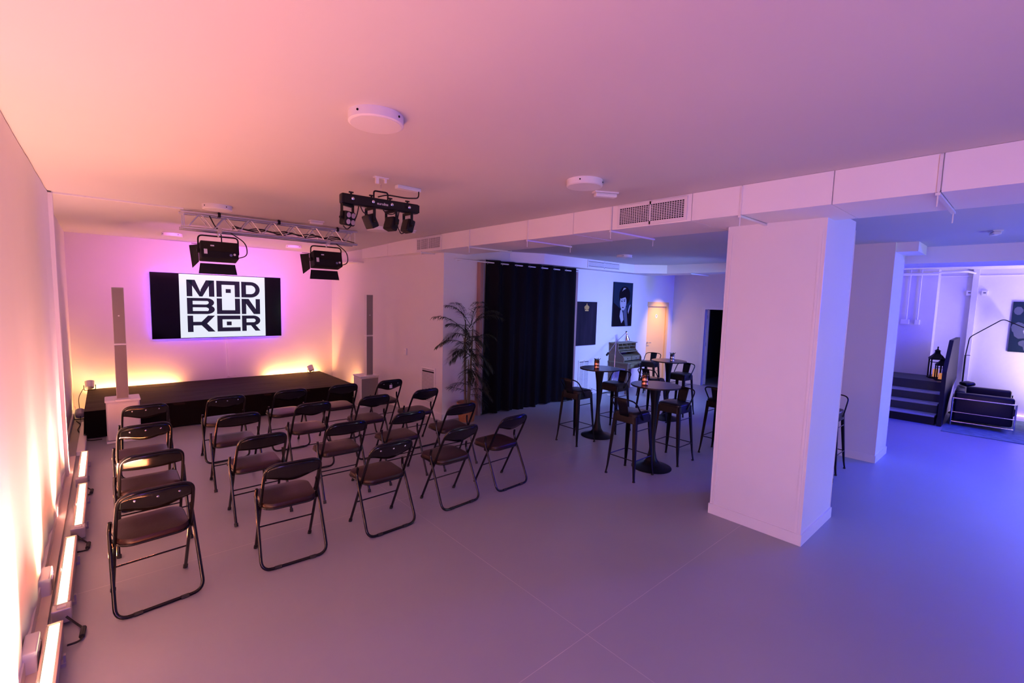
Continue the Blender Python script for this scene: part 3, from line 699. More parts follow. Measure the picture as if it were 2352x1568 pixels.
# ================================================================== BAR TABLES
def table_proto():
    q = thing('bar_table', '', 'table', (0, 0, 0), 0, 'round black pedestal bar tables')
    MB().lathe([(.27, 1.028), (.298, 1.032), (.30, 1.040), (.30, 1.046), (.296, 1.05)], 48).build('table_top', 'table_top', q, True)
    MB().lathe([(.10, 1.03), (.075, 1.02), (.062, .95), (.045, .82), (.034, .65), (.030, .5), (.031, .35), (.040, .22), (.060, .12), (.085, .075)], 28).build('stem', 'black_satin', q, True)
    MB().lathe([(.245, 0), (.245, .008), (.22, .020), (.15, .038), (.10, .06), (.07, .10)], 36).build('base', 'black_satin', q, True)
    return q
TP = table_proto()
tabs = [(5.63, 4.335, 'round black bar table beside the black curtain'), (5.09, 3.05, 'round black bar table nearest the camera with scuffed top'), (7.50, 4.26, 'round black bar table farthest away, in front of the cream door')]
for i, (x, y, l) in enumerate(tabs):
    if i == 0: TP.location = (x, y, 0); TP['label'] = l
    else: copy_tree(TP, l, (x, y, 0), 0)
# cross-base table mostly hidden by the pillar
q = thing('bar_table', 'black table with flat cross base, mostly hidden behind the big pillar', 'table', (6.24, 1.78, 0), 0)
for k in range(4):
    a = -PI/2+.42+k*PI/2; Rm = Matrix.Rotation(a, 4, 'Z')
    f = MB(); f.box(.03, .36, -.025, .025, .025, .055, Rm); f.box(.33, .38, -.028, .028, 0, .055, Rm); f.build('base_arm', 'black_satin', q, bevel=.004)
MB().tube([(0, 0, .03), (0, 0, 1.03)], .03, 16).build('column', 'black_satin', q, True)
MB().lathe([(.15, 1.03), (.26, 1.032), (.27, 1.05)], 32).build('table_top', 'table_top', q, True)
# cans with succulents
def can(x, y, m, label):
    q = thing('planter_can', label, 'planter', (x, y, 1.051), 0)
    MB().lathe([(.036, 0), (.040, .004), (.038, .008), (.038, .045), (.040, .05), (.038, .055), (.038, .108), (.041, .112), (.041, .118), (.034, .118), (.034, .10)], 20).build('can', m, q, True)
    for k in range(9):
        a = k*2.4; t_ = .035+.012*(k % 3); d = Vector((math.cos(a), math.sin(a), 0))
        MB().tube([d*.006+Vector((0, 0, .09)), d*.022+Vector((0, 0, .12)), d*t_+Vector((0, 0, .15))], [.010, .009, .002], 6).build('leaf', 'succulent', q, True)
    MB().tube([(.04, 0, .10), (.06, 0, .085), (.055, 0, .06), (.04, 0, .05)], .004, 6).build('clasp', 'black_matte', q, True)
can(5.57, 4.35, 'copper', 'copper can with dark succulent on the table by the curtain')
can(4.97, 3.13, 'copper', 'copper can with dark succulent on the front bar table')
can(7.46, 4.18, 'silver_can', 'silver can with dark cactus on the farthest bar table')

# ================================================================== BLACK CURTAIN
rod = thing('curtain_rod', 'white curtain rod over the black curtain', 'curtain rod', (6.0, 6.30, 2.66))
MB().tube([(-1.72, 0, .02), (1.30, 0, -.0)], .011, 10).build('pole', 'white', rod, True)
MB().tube([(-1.56, .15, .02), (-1.56, 0, .02)], .008, 8).tube([(1.2, .15, .0), (1.2, 0, 0)], .008, 8).build('bracket', 'white', rod, True)
MB().lathe([(.012, 0), (.02, .01), (.018, .03), (.005, .04)], 12, (1.30, 0, 0), Matrix.Rotation(PI/2, 3, 'Y')).build('finial', 'white', rod, True)
NF = 7.0; CX0, CX1 = 4.92, 7.26
def cpos(u, t, z):
    x = CX0+(CX1-CX0)*u+.03*math.sin(u*9)*(1-t)
    ph = u*NF*2*PI
    amp = .045+.012*math.sin(u*13)
    y = 6.30+amp*math.sin(ph+.5*math.sin(u*5)*(1-t))+.02*(1-t)*math.sin(ph*2.3+1)
    zz = z+(.015*math.sin(u*11) if t < .01 else 0)
    return (x-6.1, y-6.30, zz)
bc = thing('blackout_curtain', 'full length black eyelet curtain hanging across the opening', 'curtain', (6.1, 6.30, 0))
co = curtain_mesh(280, 10, cpos, .012, 2.72).build('cloth', 'drape', bc, True)
for k in range(14):
    u = (k+.25)/14; x = CX0+(CX1-CX0)*u-6.1
    p = cpos(u, 1, 2.67)
    ang = .9 if k % 2 else -.9
    ringp = [Vector((x, p[1]*.2, 2.665))+Matrix.Rotation(ang, 3, 'Z') @ Vector((0, .026*math.cos(a), .026*math.sin(a))) for a in [2*PI*i/14 for i in range(14)]]
    MB().tube(ringp, .006, 6, closed=True).build('eyelet', 'chrome', bc, True)

# ================================================================== PALM
palm = thing('potted_palm', 'tall artificial palm in a wicker basket beside the black curtain', 'plant', (4.50, 6.20, 0))
bk = []
for k in range(15): bk.append((.118+.045*k/14+(.003 if k % 2 else 0), .31*k/14))
bo = MB().lathe(bk+[(.155, .315), (.145, .29)], 32).build('basket', 'wicker', palm, True)
sm = MB()
for k in range(28):
    a = 2*PI*k/28; sm.tube([(math.cos(a)*(.122+.045*j/4), math.sin(a)*(.122+.045*j/4), .31*j/4) for j in range(5)], .004, 5)
o = sm.build('wicker_stake', 'wicker', bo, True); o['kind'] = 'stuff'
MB().tube([(math.cos(a)*.163, math.sin(a)*.163, .31) for a in [2*PI*i/28 for i in range(28)]], .010, 6, closed=True).build('basket_rim', 'wicker', bo, True)
MB().lathe([(.10, .25), (.148, .28), (.05, .29)], 20).build('soil', 'soil', palm, True)
rnd = random.Random(3)
view = Vector((math.cos(.94), -math.sin(.94)*0, 0))
camr = Vector((.80, -.60, 0)); camf = Vector((-.60, -.80, 0))  # image right and towards the camera, as seen from the seats
stems = []
for k, (dx, dy, h) in enumerate(((-.03, .0, 1.15), (.02, -.03, 1.35), (.05, .02, 1.25), (-.02, -.05, .8), (.0, .04, 1.45))):
    pts = [Vector((dx, dy, .25)), Vector((dx*1.6, dy*1.6, .25+h*.4)), Vector((dx*2.2, dy*1.8, .25+h*.8)), Vector((dx*2.6, dy*2, .25+h))]
    MB().tube(pts, [.020, .016, .013, .008], 8).build('stem', 'stem', palm, True); stems.append(pts)
def frond(base, dirv, length, rise, droop, nl, lw, ll):
    d = Vector(dirv).normalized(); pts = []
    for i in range(13):
        t = i/12; pts.append(base+d*(length*t)+Vector((0, 0, rise*t*length-droop*length*t*t)))
    m = MB(); m.tube(pts, [.0055*(1-.8*i/12) for i in range(13)], 5)
    side = d.cross(Vector((0, 0, 1))).normalized()
    for k in range(nl):
        t = .18+.82*k/(nl-1); f = t*12; i0 = min(int(f), 11); p = pts[i0].lerp(pts[i0+1], f-i0); tg = (pts[i0+1]-pts[i0]).normalized()
        for s in (-1, 1):
            l = ll*(.55+.6*math.sin(PI*min(1, t*.9+.08)))*rnd.uniform(.85, 1.15)
            dd = (side*s*.75+tg*.75+Vector((0, 0, rnd.uniform(-.15, .15)))).normalized()
            nrm = dd.cross(Vector((0, 0, 1)))
            if nrm.length < .1: nrm = side
            nrm.normalize(); w_ = lw*rnd.uniform(.8, 1.2)
            q0 = p; q1 = p+dd*l*.45+Vector((0, 0, -.04*l)); q2 = p+dd*l*.8+Vector((0, 0, -.20*l)); q3 = p+dd*l+Vector((0, 0, -.38*l))
            lift = Vector((0, 0, w_*.35))
            vs = [q0, q1+nrm*w_, q1-nrm*w_, q2+nrm*w_*.7, q2-nrm*w_*.7, q3, q1+lift, q2+lift*.7]
            m.add(vs, [(0, 1, 6), (0, 6, 2), (1, 3, 7, 6), (6, 7, 4, 2), (3, 5, 7), (7, 5, 4)])
    m.v = [(v[0], min(v[1], .235-.02*rnd.random()), v[2]) for v in m.v]
    m.build('frond', 'leaf', palm)
fr = [ # image-right amount, towards-camera amount, base z, length, rise, droop
 (-1, .15, 1.38, .56, .95, .70), (-.9, .6, 1.25, .50, .8, .9), (-.6, .2, 1.50, .42, 1.3, .8), (.1, .3, 1.50, .48, 1.5, 1.0),
 (.6, .3, 1.45, .50, 1.3, 1.0), (1, .35, 1.42, .62, 1.0, .85), (.9, .8, 1.25, .44, .8, 1.1), (-1, .15, 1.10, .58, .85, .95),
 (-.8, .7, 1.0, .46, .7, 1.0), (.2, 1, 1.2, .34, .9, 1.3), (.6, .9, 1.05, .44, .8, 1.2), (1, .3, .95, .48, .8, 1.3),
 (.9, .5, .80, .44, .8, 1.3), (-.7, .4, .60, .34, .6, .5), (1, .2, .50, .38, .7, 1.0), (.7, .7, .42, .36, .6, .9), (-.9, .2, .48, .36, .5, .2),
 (-.2, .9, 1.40, .38, 1.1, 1.4), (.4, 1, 1.35, .34, 1.0, 1.4), (-.5, .9, 1.15, .40, .9, 1.3), (-.3, .5, 1.5, .36, 1.6, .9), (.35, .6, 1.5, .36, 1.5, .9),
 (0, 1, 1.0, .36, .7, 1.4), (.5, .7, .85, .36, .8, 1.2), (-.2, 1, .85, .30, .7, 1.2), (.8, .9, .65, .36, .7, 1.1), (-.6, .1, 1.3, .40, 1.1, .8), (.9, 0, 1.2, .40, 1.0, .9),
 (.7, .1, .9, .36, .9, 1.0), (-.4, .3, 1.0, .36, .9, .9)]
for (a, b, z, L, ri, dr) in fr:
    if z > .9: z = z+.10; ri *= 1.25; L *= .95
    d = camr*a+camf*b
    bs = stems[int(rnd.random()*3)]; base = Vector((bs[2].x*.6, bs[2].y*.6, z))
    if z < .7: frond(base, d, L, ri, dr, 12, .0055, .14)
    else: frond(base, d, L, ri, dr, 20, .0070, .17)

# ================================================================== DESK + LAMP
desk = thing('bureau_desk', 'old weathered wooden writing bureau with pigeonholes against wall', 'desk', (8.68, 5.93, 0))
for x in (.03, .80):
    for y in (.03, .47):
        m = MB(); a, b = .027, .018
        m.add([(x+sx*(b if z == 0 else a), y+sy*(b if z == 0 else a), z) for z in (0, .60) for sx in (-1, 1) for sy in (-1, 1)], [(0, 1, 3, 2), (4, 6, 7, 5), (0, 4, 5, 1), (2, 3, 7, 6), (0, 2, 6, 4), (1, 5, 7, 3)])
        m.build('leg', 'wood', desk)
MB().box(.0, .83, .0, .5, .58, .69).build('apron', 'wood', desk)
dr = MB().box(.10, .73, -.012, .0, .60, .68).build('drawer', 'wood_light', desk, bevel=.004)
MB().lathe([(.008, 0), (.014, .01), (.012, .02)], 10, (.42, -.012, .64), Matrix.Rotation(PI/2, 3, 'X')).build('knob', 'print_black', dr, True)
tpoly = [(-.03, -.03), (.30, -.03), (.36, -.01), (.48, -.01), (.54, -.03), (.86, -.03), (.86, .51), (-.03, .51)]
MB().prism(tpoly, .69, .715, 'xy').build('desk_top', 'wood_light', desk)
prof = [(.50, .715), (.50, 1.12), (.27, 1.12), (.27, .99), (.22, .92), (.13, .85), (.10, .80), (.10, .715)]
for x in (.0, .68):
    MB().prism(prof, x, x+.022, 'yz').build('side_panel', 'wood', desk)
MB().box(.02, .69, .48, .5, .715, 1.12).build('back_panel', 'wood', desk)
MB().box(-.02, .72, .24, .51, 1.12, 1.14).build('top_board', 'wood_light', desk, bevel=.004)
MB().box(.022, .68, .275, .48, 1.045, 1.055).build('shelf', 'wood_light', desk)
MB().box(.022, .68, .27, .48, .965, .98).build('shelf', 'wood_light', desk)
MB().box(.022, .68, .20, .48, .93, .945).build('shelf', 'wood_light', desk)
for k in range(1, 4): MB().box(.022+.658*k/4-.005, .022+.658*k/4+.005, .275, .48, 1.055, 1.12).build('divider', 'wood_light', desk)
for k in range(1, 3): MB().box(.022+.658*k/3-.005, .022+.658*k/3+.005, .275, .48, .98, 1.045).build('divider', 'wood_light', desk)
for k in range(2):
    x0 = .03+.33*k
    d = MB().box(x0, x0+.31, .13, .47, .745, .83).build('small_drawer', 'wood_light', desk, bevel=.003)
    MB().lathe([(.006, 0), (.010, .008), (.008, .014)], 8, (x0+.155, .13, .787), Matrix.Rotation(PI/2, 3, 'X')).build('knob', 'print_black', d, True)
MB().box(.022, .68, .12, .48, .835, .845).build('shelf', 'wood_light', desk)
lamp = thing('floor_lamp', 'chrome balanced arm floor lamp leaning over the bureau', 'lamp', (8.36, 6.05, 0))
MB().lathe([(.13, 0), (.13, .012), (.03, .03), (.012, .05)], 24).build('base', 'chrome', lamp, True)
MB().tube([(0, 0, .02), (.07, .03, 1.18)], .008, 8).build('pole', 'chrome', lamp, True)
MB().tube([(-.28, -.03, .96), (.07, .03, 1.18), (.53, .10, 1.38)], .006, 8).build('arm', 'chrome', lamp, True)
MB().tube([(-.34, -.04, .925), (-.27, -.028, .965)], .022, 12).build('counterweight', 'black_matte', lamp, True)
MB().lathe([(.015, 0), (.022, -.02), (.026, -.06), (.034, -.085), (.058, -.14), (.070, -.19), (.066, -.19), (.04, -.10)], 24, (.545, .10, 1.385), Matrix.Rotation(-.16, 3, 'Y')).build('shade', 'chrome', lamp, True)
MB().lathe([(.018, -.012), (.02, .0), (.01, .02)], 12, (.54, .10, 1.39)).build('joint', 'black_matte', lamp, True)
# electrics on that wall
q = thing('wall_plug', 'white plug and socket low on the wall with black lead', 'socket', (8.09, YM, .12))
MB().box(-.04, .04, -.02, 0, -.04, .04).build('socket_plate', 'white', q, bevel=.004)
MB().box(-.02, .02, -.06, -.02, -.02, .02).build('plug', 'white', q, bevel=.004)
MB().tube(fillet([(.0, -.06, 0), (.1, -.1, -.05), (.15, -.12, -.112), (.4, -.1, -.112), (.6, -.25, -.112), (.8, -.2, -.112)], .06), .005, 6).build('cord', 'rubber', q, True)
o = vent(None, YM, 7.62, 7.98, .02, .78, 24, 1, 'wall_vent', 'y', .0105); tag(o, 'tall white louvred vent low on wall under the crown poster', 'vent')
# louvred vent on the right wall + thermostat
def on_right(y): return xr(y)
o = MB(); v = thing('wall_vent', 'tall white louvred vent low on the pink lit right wall', 'vent', (on_right(6.83), 6.83, 0), math.radians(5.4))
MB().box(-.014, 0, -.20, -.17, .24, .86).box(-.014, 0, .17, .20, .24, .86).box(-.014, 0, -.17, .17, .24, .27).box(-.014, 0, -.17, .17, .82, .86).build('frame', 'trim', v)
MB().box(-.004, .0, -.17, .17, .27, .82).build('opening', 'dark_slot', v)  # dark backing sheet, its colour stands for shade between the slats
for k in range(24):
    z = .275+.0225*k
    if k == 22: continue
    Rm = Matrix.Translation((-.008, 0, z+.01)) @ Matrix.Rotation(.25, 4, 'Y')
    MB().box(-.002, .002, -.17, .17, -.0068, .0068, Rm).build('slat', 'trim', v)
q = thing('thermostat', 'small white thermostat box on the right wall', 'thermostat', (on_right(7.5), 7.5, 1.06), math.radians(5.4))
MB().box(-.03, 0, -.04, .04, -.06, .06).build('housing', 'white', q, bevel=.008)
MB().box(-.034, -.03, -.015, .015, .01, .03).build('button', 'frosted', q)

# ================================================================== PICTURES
q = thing('crown_poster', 'dark striped canvas with a small gold crown', 'picture', (7.79, YM-.002, 1.58))
MB().box(-.35, .35, -.03, 0, -.47, .47).build('canvas', 'canvas_dark', q)
g = MB()
cz = .33
def gpoly(pts): g.prism([(a, cz+b) for a, b in pts], -.033, -.03)
gpoly([(-.055, -.06), (.055, -.06), (.062, -.035), (-.062, -.035)]); gpoly([(-.062, -.03), (-.08, .03), (-.055, .05), (-.04, .0)]); gpoly([(.062, -.03), (.08, .03), (.055, .05), (.04, .0)])
gpoly([(-.03, -.03), (-.035, .04), (-.018, .06), (-.012, -.03)]); gpoly([(.03, -.03), (.035, .04), (.018, .06), (.012, -.03)]); gpoly([(-.007, -.03), (-.009, .06), (.009, .06), (.007, -.03)])
gpoly([(-.055, .05), (0, .075), (.055, .05), (.04, .035), (0, .055), (-.04, .035)]); gpoly([(-.01, .07), (.01, .07), (.01, .1), (-.01, .1)])
g.build('crown_emblem', 'gold', q)
q = thing('portrait_canvas', 'tall dark blue canvas with a stylised monochrome portrait above the bureau', 'picture', (9.10, YM-.002, 2.01))
MB().box(-.37, .37, -.03, 0, -.51, .51).build('canvas', 'canvas_navy', q)
def art(par, name, m, polys, d):
    g = MB()
    for p in polys: g.prism(p, -.031-d, -.03)
    g.build(name, m, par)
def ell(cx, cz, rx, rz, n=18, a0=0, a1=2*PI): return [(cx+rx*math.cos(a0+(a1-a0)*k/n), cz+rz*math.sin(a0+(a1-a0)*k/n)) for k in range(n)]
art(q, 'dark_ground', 'print_black', [[(-.37, -.51), (.37, -.51), (.37, -.05), (.2, -.12), (.1, -.3), (-.1, -.1), (-.37, .04)]], .0005)
art(q, 'hair', 'print_black', [ell(.05, .20, .22, .22)], .001)
art(q, 'face', 'print_skin', [ell(.0, .05, .125, .19)], .0015)
art(q, 'neck', 'print_mid', [[(.02, -.1), (.13, -.06), (.22, -.5), (.12, -.5), (.03, -.24)]], .0012)
art(q, 'fringe', 'print_black', [[(-.14, .16), (-.1, .26), (.06, .30), (.16, .22), (.15, .08), (.08, .17), (-.02, .15), (-.08, .13)]], .002)
art(q, 'hand', 'print_skin', [[(-.1, -.14), (-.06, -.11), (.0, -.2), (.04, -.36), (-.04, -.44), (-.12, -.28)]], .002)
art(q, 'features', 'print_black', [ell(-.055, .07, .028, .012), ell(.045, .08, .03, .013), ell(-.005, -.07, .035, .012), [(-.08, .1), (-.03, .115), (-.03, .105), (-.08, .09)], [(.02, .12), (.085, .12), (.085, .108), (.02, .106)]], .0025)
art(q, 'collar', 'print_skin', [[(.2, -.16), (.26, -.02), (.30, .0), (.22, -.22)], [(-.06, .30), (.0, .385), (.09, .38), (.06, .36), (.0, .34)]], .002)
q = thing('lounge_canvas', 'dark blue and grey abstract canvas on the violet lounge wall', 'picture', (XR-.002, -.08, 1.79))
MB().box(-.03, 0, -.41, .41, -.49, .49).build('canvas', 'canvas_navy', q)
g = MB(); rr = random.Random(5)
for k in range(16):
    cy, cz, a, b = rr.uniform(-.3, .35), rr.uniform(-.4, .4), rr.uniform(.04, .12), rr.uniform(.05, .14)
    g.prism([(cy+a*math.cos(t), cz+b*math.sin(t)) if abs(cz+b*math.sin(t)) < .48 else (cy+a*math.cos(t), .47*(1 if cz > 0 else -1)) for t in [2*PI*i/9+rr.uniform(-.2, .2) for i in range(9)]], -.0305-.0003*k, -.03, 'yz')
g.build('painted_shapes', 'print_mid', q)
g = MB()
for k in range(7):
    cy, cz, a, b = rr.uniform(-.28, .28), rr.uniform(-.35, .3), rr.uniform(.02, .07), rr.uniform(.03, .10)
    g.prism([(cy+a*math.cos(t), cz+b*math.sin(t)) for t in [2*PI*i/8 for i in range(8)]], -.036-.0003*k, -.03, 'yz')
g.build('pale_shapes', 'print_skin', q)

# ================================================================== CEILING LIGHTS
def zceil(x, y):
    if x > 4.2: return ZC2
    return ZC if y < 7.2 else ZC-(y-7.2)*.085/3.3
def rlight(x, y, r, label):
    q = thing('ceiling_light', label, 'ceiling light', (x, y, zceil(x, y)), 0, 'round surface mounted ceiling lights, switched off')
    MB().lathe([(r, 0), (r, -.045), (r-.006, -.05)], 36).build('housing', 'white', q, True)
    MB().lathe([(r-.012, -.049), (r-.012, -.0515)], 36).build('diffuser', 'frosted', q, True)
    for a in (3.6, 5.2): MB().lathe([(.006, 0), (.006, .004)], 8, (math.cos(a)*r, math.sin(a)*r, -.022), Matrix.Rotation(PI/2, 3, 'Y') if 0 else Matrix.Rotation(a, 3, 'Z') @ Matrix.Rotation(PI/2, 3, 'Y')).build('screw', 'print_black', q)
rlight(1.14, 2.45, .145, 'largest round ceiling light, nearest the camera')
rlight(2.94, 2.50, .145, 'round ceiling light beside the long duct, right of the spot bar')
rlight(1.0, 6.25, .145, 'round ceiling light just above the left end of the truss')
rlight(2.95, 6.29, .145, 'round ceiling light below the spot bar, right of the truss')
rlight(.86, 9.35, .14, 'round ceiling light near the screen wall, left of the left flood')
rlight(2.75, 9.5, .14, 'round ceiling light near the screen wall, between the floods')
rlight(7.2, 5.1, .14, 'round ceiling light over the bar tables')
def sensor(x, y, rz, L, label, name='emergency_light'):
    q = thing(name, label, 'emergency light', (x, y, zceil(x, y)), rz)
    MB().box(-L/2, L/2, -.04, .04, -.012, 0).build('base_plate', 'white', q)
    MB().box(-L/2+.01, L/2-.01, -.033, .033, -.045, -.012).build('housing', 'white', q, bevel=.012, seg=3)
    MB().box(-.012, .012, -.034, -.031, -.03, -.02).build('indicator', 'frosted', q)
sensor(3.37, 2.62, -.5, .22, 'small white emergency light by the long duct')
sensor(3.32, 6.12, .1, .28, 'slim white emergency light near the stage room duct')
sensor(2.15, 6.42, 0, .18, 'small white emergency light above the truss')
sensor(7.15, .37, .3, .16, 'small white emergency light on the violet lounge ceiling')
sensor(2.45, 4.85, .2, .12, 'small white detector box behind the spot bar', 'detector_box')

# ================================================================== TRUSS
tr = thing('lighting_truss', 'aluminium box truss hanging under the ceiling before the stage', 'truss', (1.78, 6.86, 0))
x0, x1 = -1.07, 1.07; ya, yb, za, zb_ = -.09, .09, 2.80, 2.985
for (y, z) in ((ya, za), (yb, za), (ya, zb_), (yb, zb_)):
    MB().tube([(x0, y, z), (x1, y, z)], .019, 12).build('chord', 'alu', tr, True)
nb = 15
for (p, q_) in (((ya, za), (ya, zb_)), ((yb, za), (yb, zb_)), ((ya, za), (yb, za)), ((ya, zb_), (yb, zb_))):
    for k in range(nb):
        xa = x0+.06+(x1-x0-.12)*k/nb; xb = x0+.06+(x1-x0-.12)*(k+1)/nb
        s_, e_ = (p, q_) if k % 2 == 0 else (q_, p)
        MB().tube([(xa, s_[0], s_[1]), (xb, e_[0], e_[1])], .006, 6).build('brace', 'alu', tr)
for x in (x0+.03, x1-.03):
    MB().tube([(x, ya, za), (x, ya, zb_)], .006, 6).tube([(x, yb, za), (x, yb, zb_)], .006, 6).tube([(x, ya, za), (x, yb, za)], .006, 6).build('end_frame', 'alu', tr)
for x in (-.68, 0, .78):
    MB().tube([(x, ya, zb_-.02), (x, ya, ZC)], .012, 8).box(x-.015, x+.015, ya-.028, ya+.028, zb_-.025, zb_+.025).build('hanger_clamp', 'black_matte', tr, True)
o = MB()
rr = random.Random(2)
for k in range(3):
    pts = [(1.25+1.4*i/16, 6.80+.03*math.sin(i*1.3+k*2), 2.845+.018*math.sin(i*1.7+k)+.01*k) for i in range(17)]
    o.tube(pts, .007, 6)
o.tube(fillet([(1.0, 6.78, 2.97), (1.05, 6.77, 2.85), (1.12, 6.8, 2.78), (1.13, 6.83, 2.66)], .05), .007, 6)
o.tube(fillet([(2.6, 6.8, 2.85), (2.75, 6.8, 2.84), (2.85, 6.8, 2.82), (2.86, 6.84, 2.80)], .02), .007, 6)
o = o.build('cable_bundle', 'rubber', None, True); tag(o, 'black power cables draped along the truss', 'cable')

# ================================================================== FLOODS
def flood(x, label, tilt):
    q = thing('stage_flood', label, 'stage light', (x, 6.86, 0), 0, 'black stage floods with barn doors on the truss')
    zt = 2.61
    MB().tube(fillet([(-.215, .0, 2.52), (-.215, 0, 2.735), (.215, 0, 2.735), (.215, 0, 2.52)], .05), .009, 8).build('yoke', 'black_matte', q, True)
    MB().tube([(0, 0, 2.73), (0, 0, 2.80)], .014, 8).box(-.02, .02, -.115, -.06, 2.775, 2.83).box(-.02, .02, -.09, .0, 2.76, 2.775).build('clamp', 'chrome', q, True)
    T = Matrix.Translation((0, 0, 2.545)) @ Matrix.Rotation(tilt, 4, 'X')
    MB().box(-.20, .20, -.09, .10, -.108, .108, T).build('body', 'black_matte', q, bevel=.01)
    for k in range(7): z = -.08+.026*k
    MB().box(-.19, .19, -.094, -.09, -.02, .10, T).build('back_plate', 'black_gloss', q)
    MB().box(-.17, -.135, -.097, -.094, -.06, .0, T).build('rating_label', 'sticker', q)
    MB().box(-.10, -.06, -.097, -.094, .04, .055, T).build('brand_mark', 'sticker', q)
    MB().lathe([(.014, 0), (.014, .004)], 12, T @ Vector((.155, -.094, -.05)), (T.to_3x3() @ Matrix.Rotation(PI/2, 3, 'X'))).build('round_sticker', 'sticker', q)
    MB().lathe([(.016, 0), (.016, .004)], 12, T @ Vector((.115, -.094, -.06)), (T.to_3x3() @ Matrix.Rotation(PI/2, 3, 'X'))).build('round_sticker', 'sticker_blue', q)
    MB().box(-.23, -.20, -.03, .03, -.02, .02, T).build('tilt_knob', 'black_matte', q); MB().box(.20, .22, -.03, .03, -.02, .02, T).build('tilt_knob', 'black_matte', q)
    # barn doors at the front (+y): lower flap hangs down, left flap splays, top flap
    f = MB(); f.add([T @ Vector(v) for v in ((-.19, .105, -.125), (.19, .105, -.125), (.21, .12, -.255), (-.21, .12, -.255), (-.19, .112, -.125), (.19, .112, -.125), (.21, .127, -.255), (-.21, .127, -.255))], [(0, 1, 2, 3), (7, 6, 5, 4), (0, 4, 5, 1), (1, 5, 6, 2), (2, 6, 7, 3), (3, 7, 4, 0)])
    f.build('barn_door', 'black_matte', q)
    f = MB(); f.add([T @ Vector(v) for v in ((-.20, .10, -.11), (-.20, .10, .11), (-.27, .26, .14), (-.25, .26, -.15), (-.205, .10, -.11), (-.205, .10, .11), (-.275, .26, .14), (-.255, .26, -.15))], [(0, 1, 2, 3), (7, 6, 5, 4), (0, 4, 5, 1), (1, 5, 6, 2), (2, 6, 7, 3), (3, 7, 4, 0)])
    f.build('barn_door', 'black_matte', q)
    f = MB(); f.add([T @ Vector(v) for v in ((-.20, .10, .11), (.20, .10, .11), (.23, .25, .16), (-.25, .25, .16), (-.20, .10, .116), (.20, .10, .116), (.23, .25, .166), (-.25, .25, .166))], [(0, 1, 2, 3), (7, 6, 5, 4), (0, 4, 5, 1), (1, 5, 6, 2), (2, 6, 7, 3), (3, 7, 4, 0)])
    f.build('barn_door', 'black_matte', q)
    MB().tube(fillet([(.205, .0, 2.48), (.32, 0, 2.52), (.31, 0, 2.68), (.12, -.02, 2.80)], .09), .007, 6).build('power_cord', 'rubber', q, True)
flood(1.10, 'black stage flood with barn doors at left end of the truss', -.22)
flood(2.43, 'black stage flood with barn doors at right end of the truss', -.22)

# ================================================================== SPOT BAR
sb = thing('spot_bar', 'black bar with four small spotlights hanging from ceiling hook', 'stage light', (1.745, 3.66, 0), -.06)
MB().box(-.33, .33, -.035, .035, 2.765, 2.845).build('bar_body', 'black_satin', sb, bevel=.012)
MB().box(-.31, .33, -.039, -.034, 2.772, 2.835).build('front_panel', 'black_matte', sb)
MB().tube(fillet([(-.06, 0, 2.84), (-.06, 0, 2.905), (.06, 0, 2.905), (.06, 0, 2.84)], .02), .007, 8).build('bracket', 'black_matte', sb, True)
MB().tube([(0, 0, 2.905), (0, 0, 2.965)], .006, 8).build('hook', 'chrome', sb, True)
MB().box(-.06, .06, -.02, .02, ZC-.008, ZC).box(-.045, -.02, -.012, .012, 2.965, ZC).box(.03, .045, -.012, .012, 2.98, ZC).build('ceiling_bracket', 'white', sb)
tm = text_mesh('eurolite', .03); o = bpy.data.objects.new('lettering', tm); COL.objects.link(o); tm.materials.append(M['sticker']); o.parent = sb; o.location = (-.0, -.0395, 2.80); o.rotation_euler = (PI/2, 0, 0)
MB().box(.19, .24, -.0405, -.039, 2.795, 2.815).build('display', 'screen_black', sb)
for x in (-.245, -.08, .08, .235):
    MB().lathe([(.013, 0), (.012, .006), (.004, .010)], 14, (x, -.039, 2.808), Matrix.Rotation(PI/2, 3, 'X')).build('chrome_knob', 'chrome', sb, True)
    MB().tube([(x, 0, 2.84), (x, 0, 2.868)], .008, 8).box(x-.018, x+.018, -.006, .006, 2.858, 2.868).build('wing_screw', 'black_matte', sb, True)
def head(x, yawa, tilt, quad=False):
    T = Matrix.Translation((x, 0, 2.655)) @ Matrix.Rotation(yawa, 4, 'Z') @ Matrix.Rotation(tilt, 4, 'X')
    T0 = Matrix.Translation((x, 0, 0)) @ Matrix.Rotation(yawa, 4, 'Z')
    h = MB()
    h.box(-.055, .055, -.035, .035, -.055, .055, T)
    hd = h.build('spot_head', 'black_satin', sb, bevel=.012)
    g = MB()
    for a in (-.026, .026):
        for b in (-.026, .026):
            g = MB().lathe([(.021, 0), (.020, .003)], 16, T @ Vector((a, -.035, b)), T.to_3x3() @ Matrix.Rotation(PI/2, 3, 'X')).build('lens', 'lens', hd, True)
            MB  # each lens its own sub-part
    y = MB()
    for sx in (-1, 1): y.box(sx*.062-.002, sx*.062+.002, -.012, .012, 2.64, 2.75, T0)
    y.box(-.064, .064, -.012, .012, 2.748, 2.765, T0); y.build('head_yoke', 'black_matte', sb)
    for sx in (-1, 1): MB().tube([T @ Vector((sx*.05, 0, 0)), T @ Vector((sx*.082, 0, 0))], .010, 8).build('tilt_screw', 'black_matte', sb, True)
head(-.275, .52, .10)
head(-.09, 1.75, -.45); head(.09, 1.9, .30); head(.24, 1.7, .28)
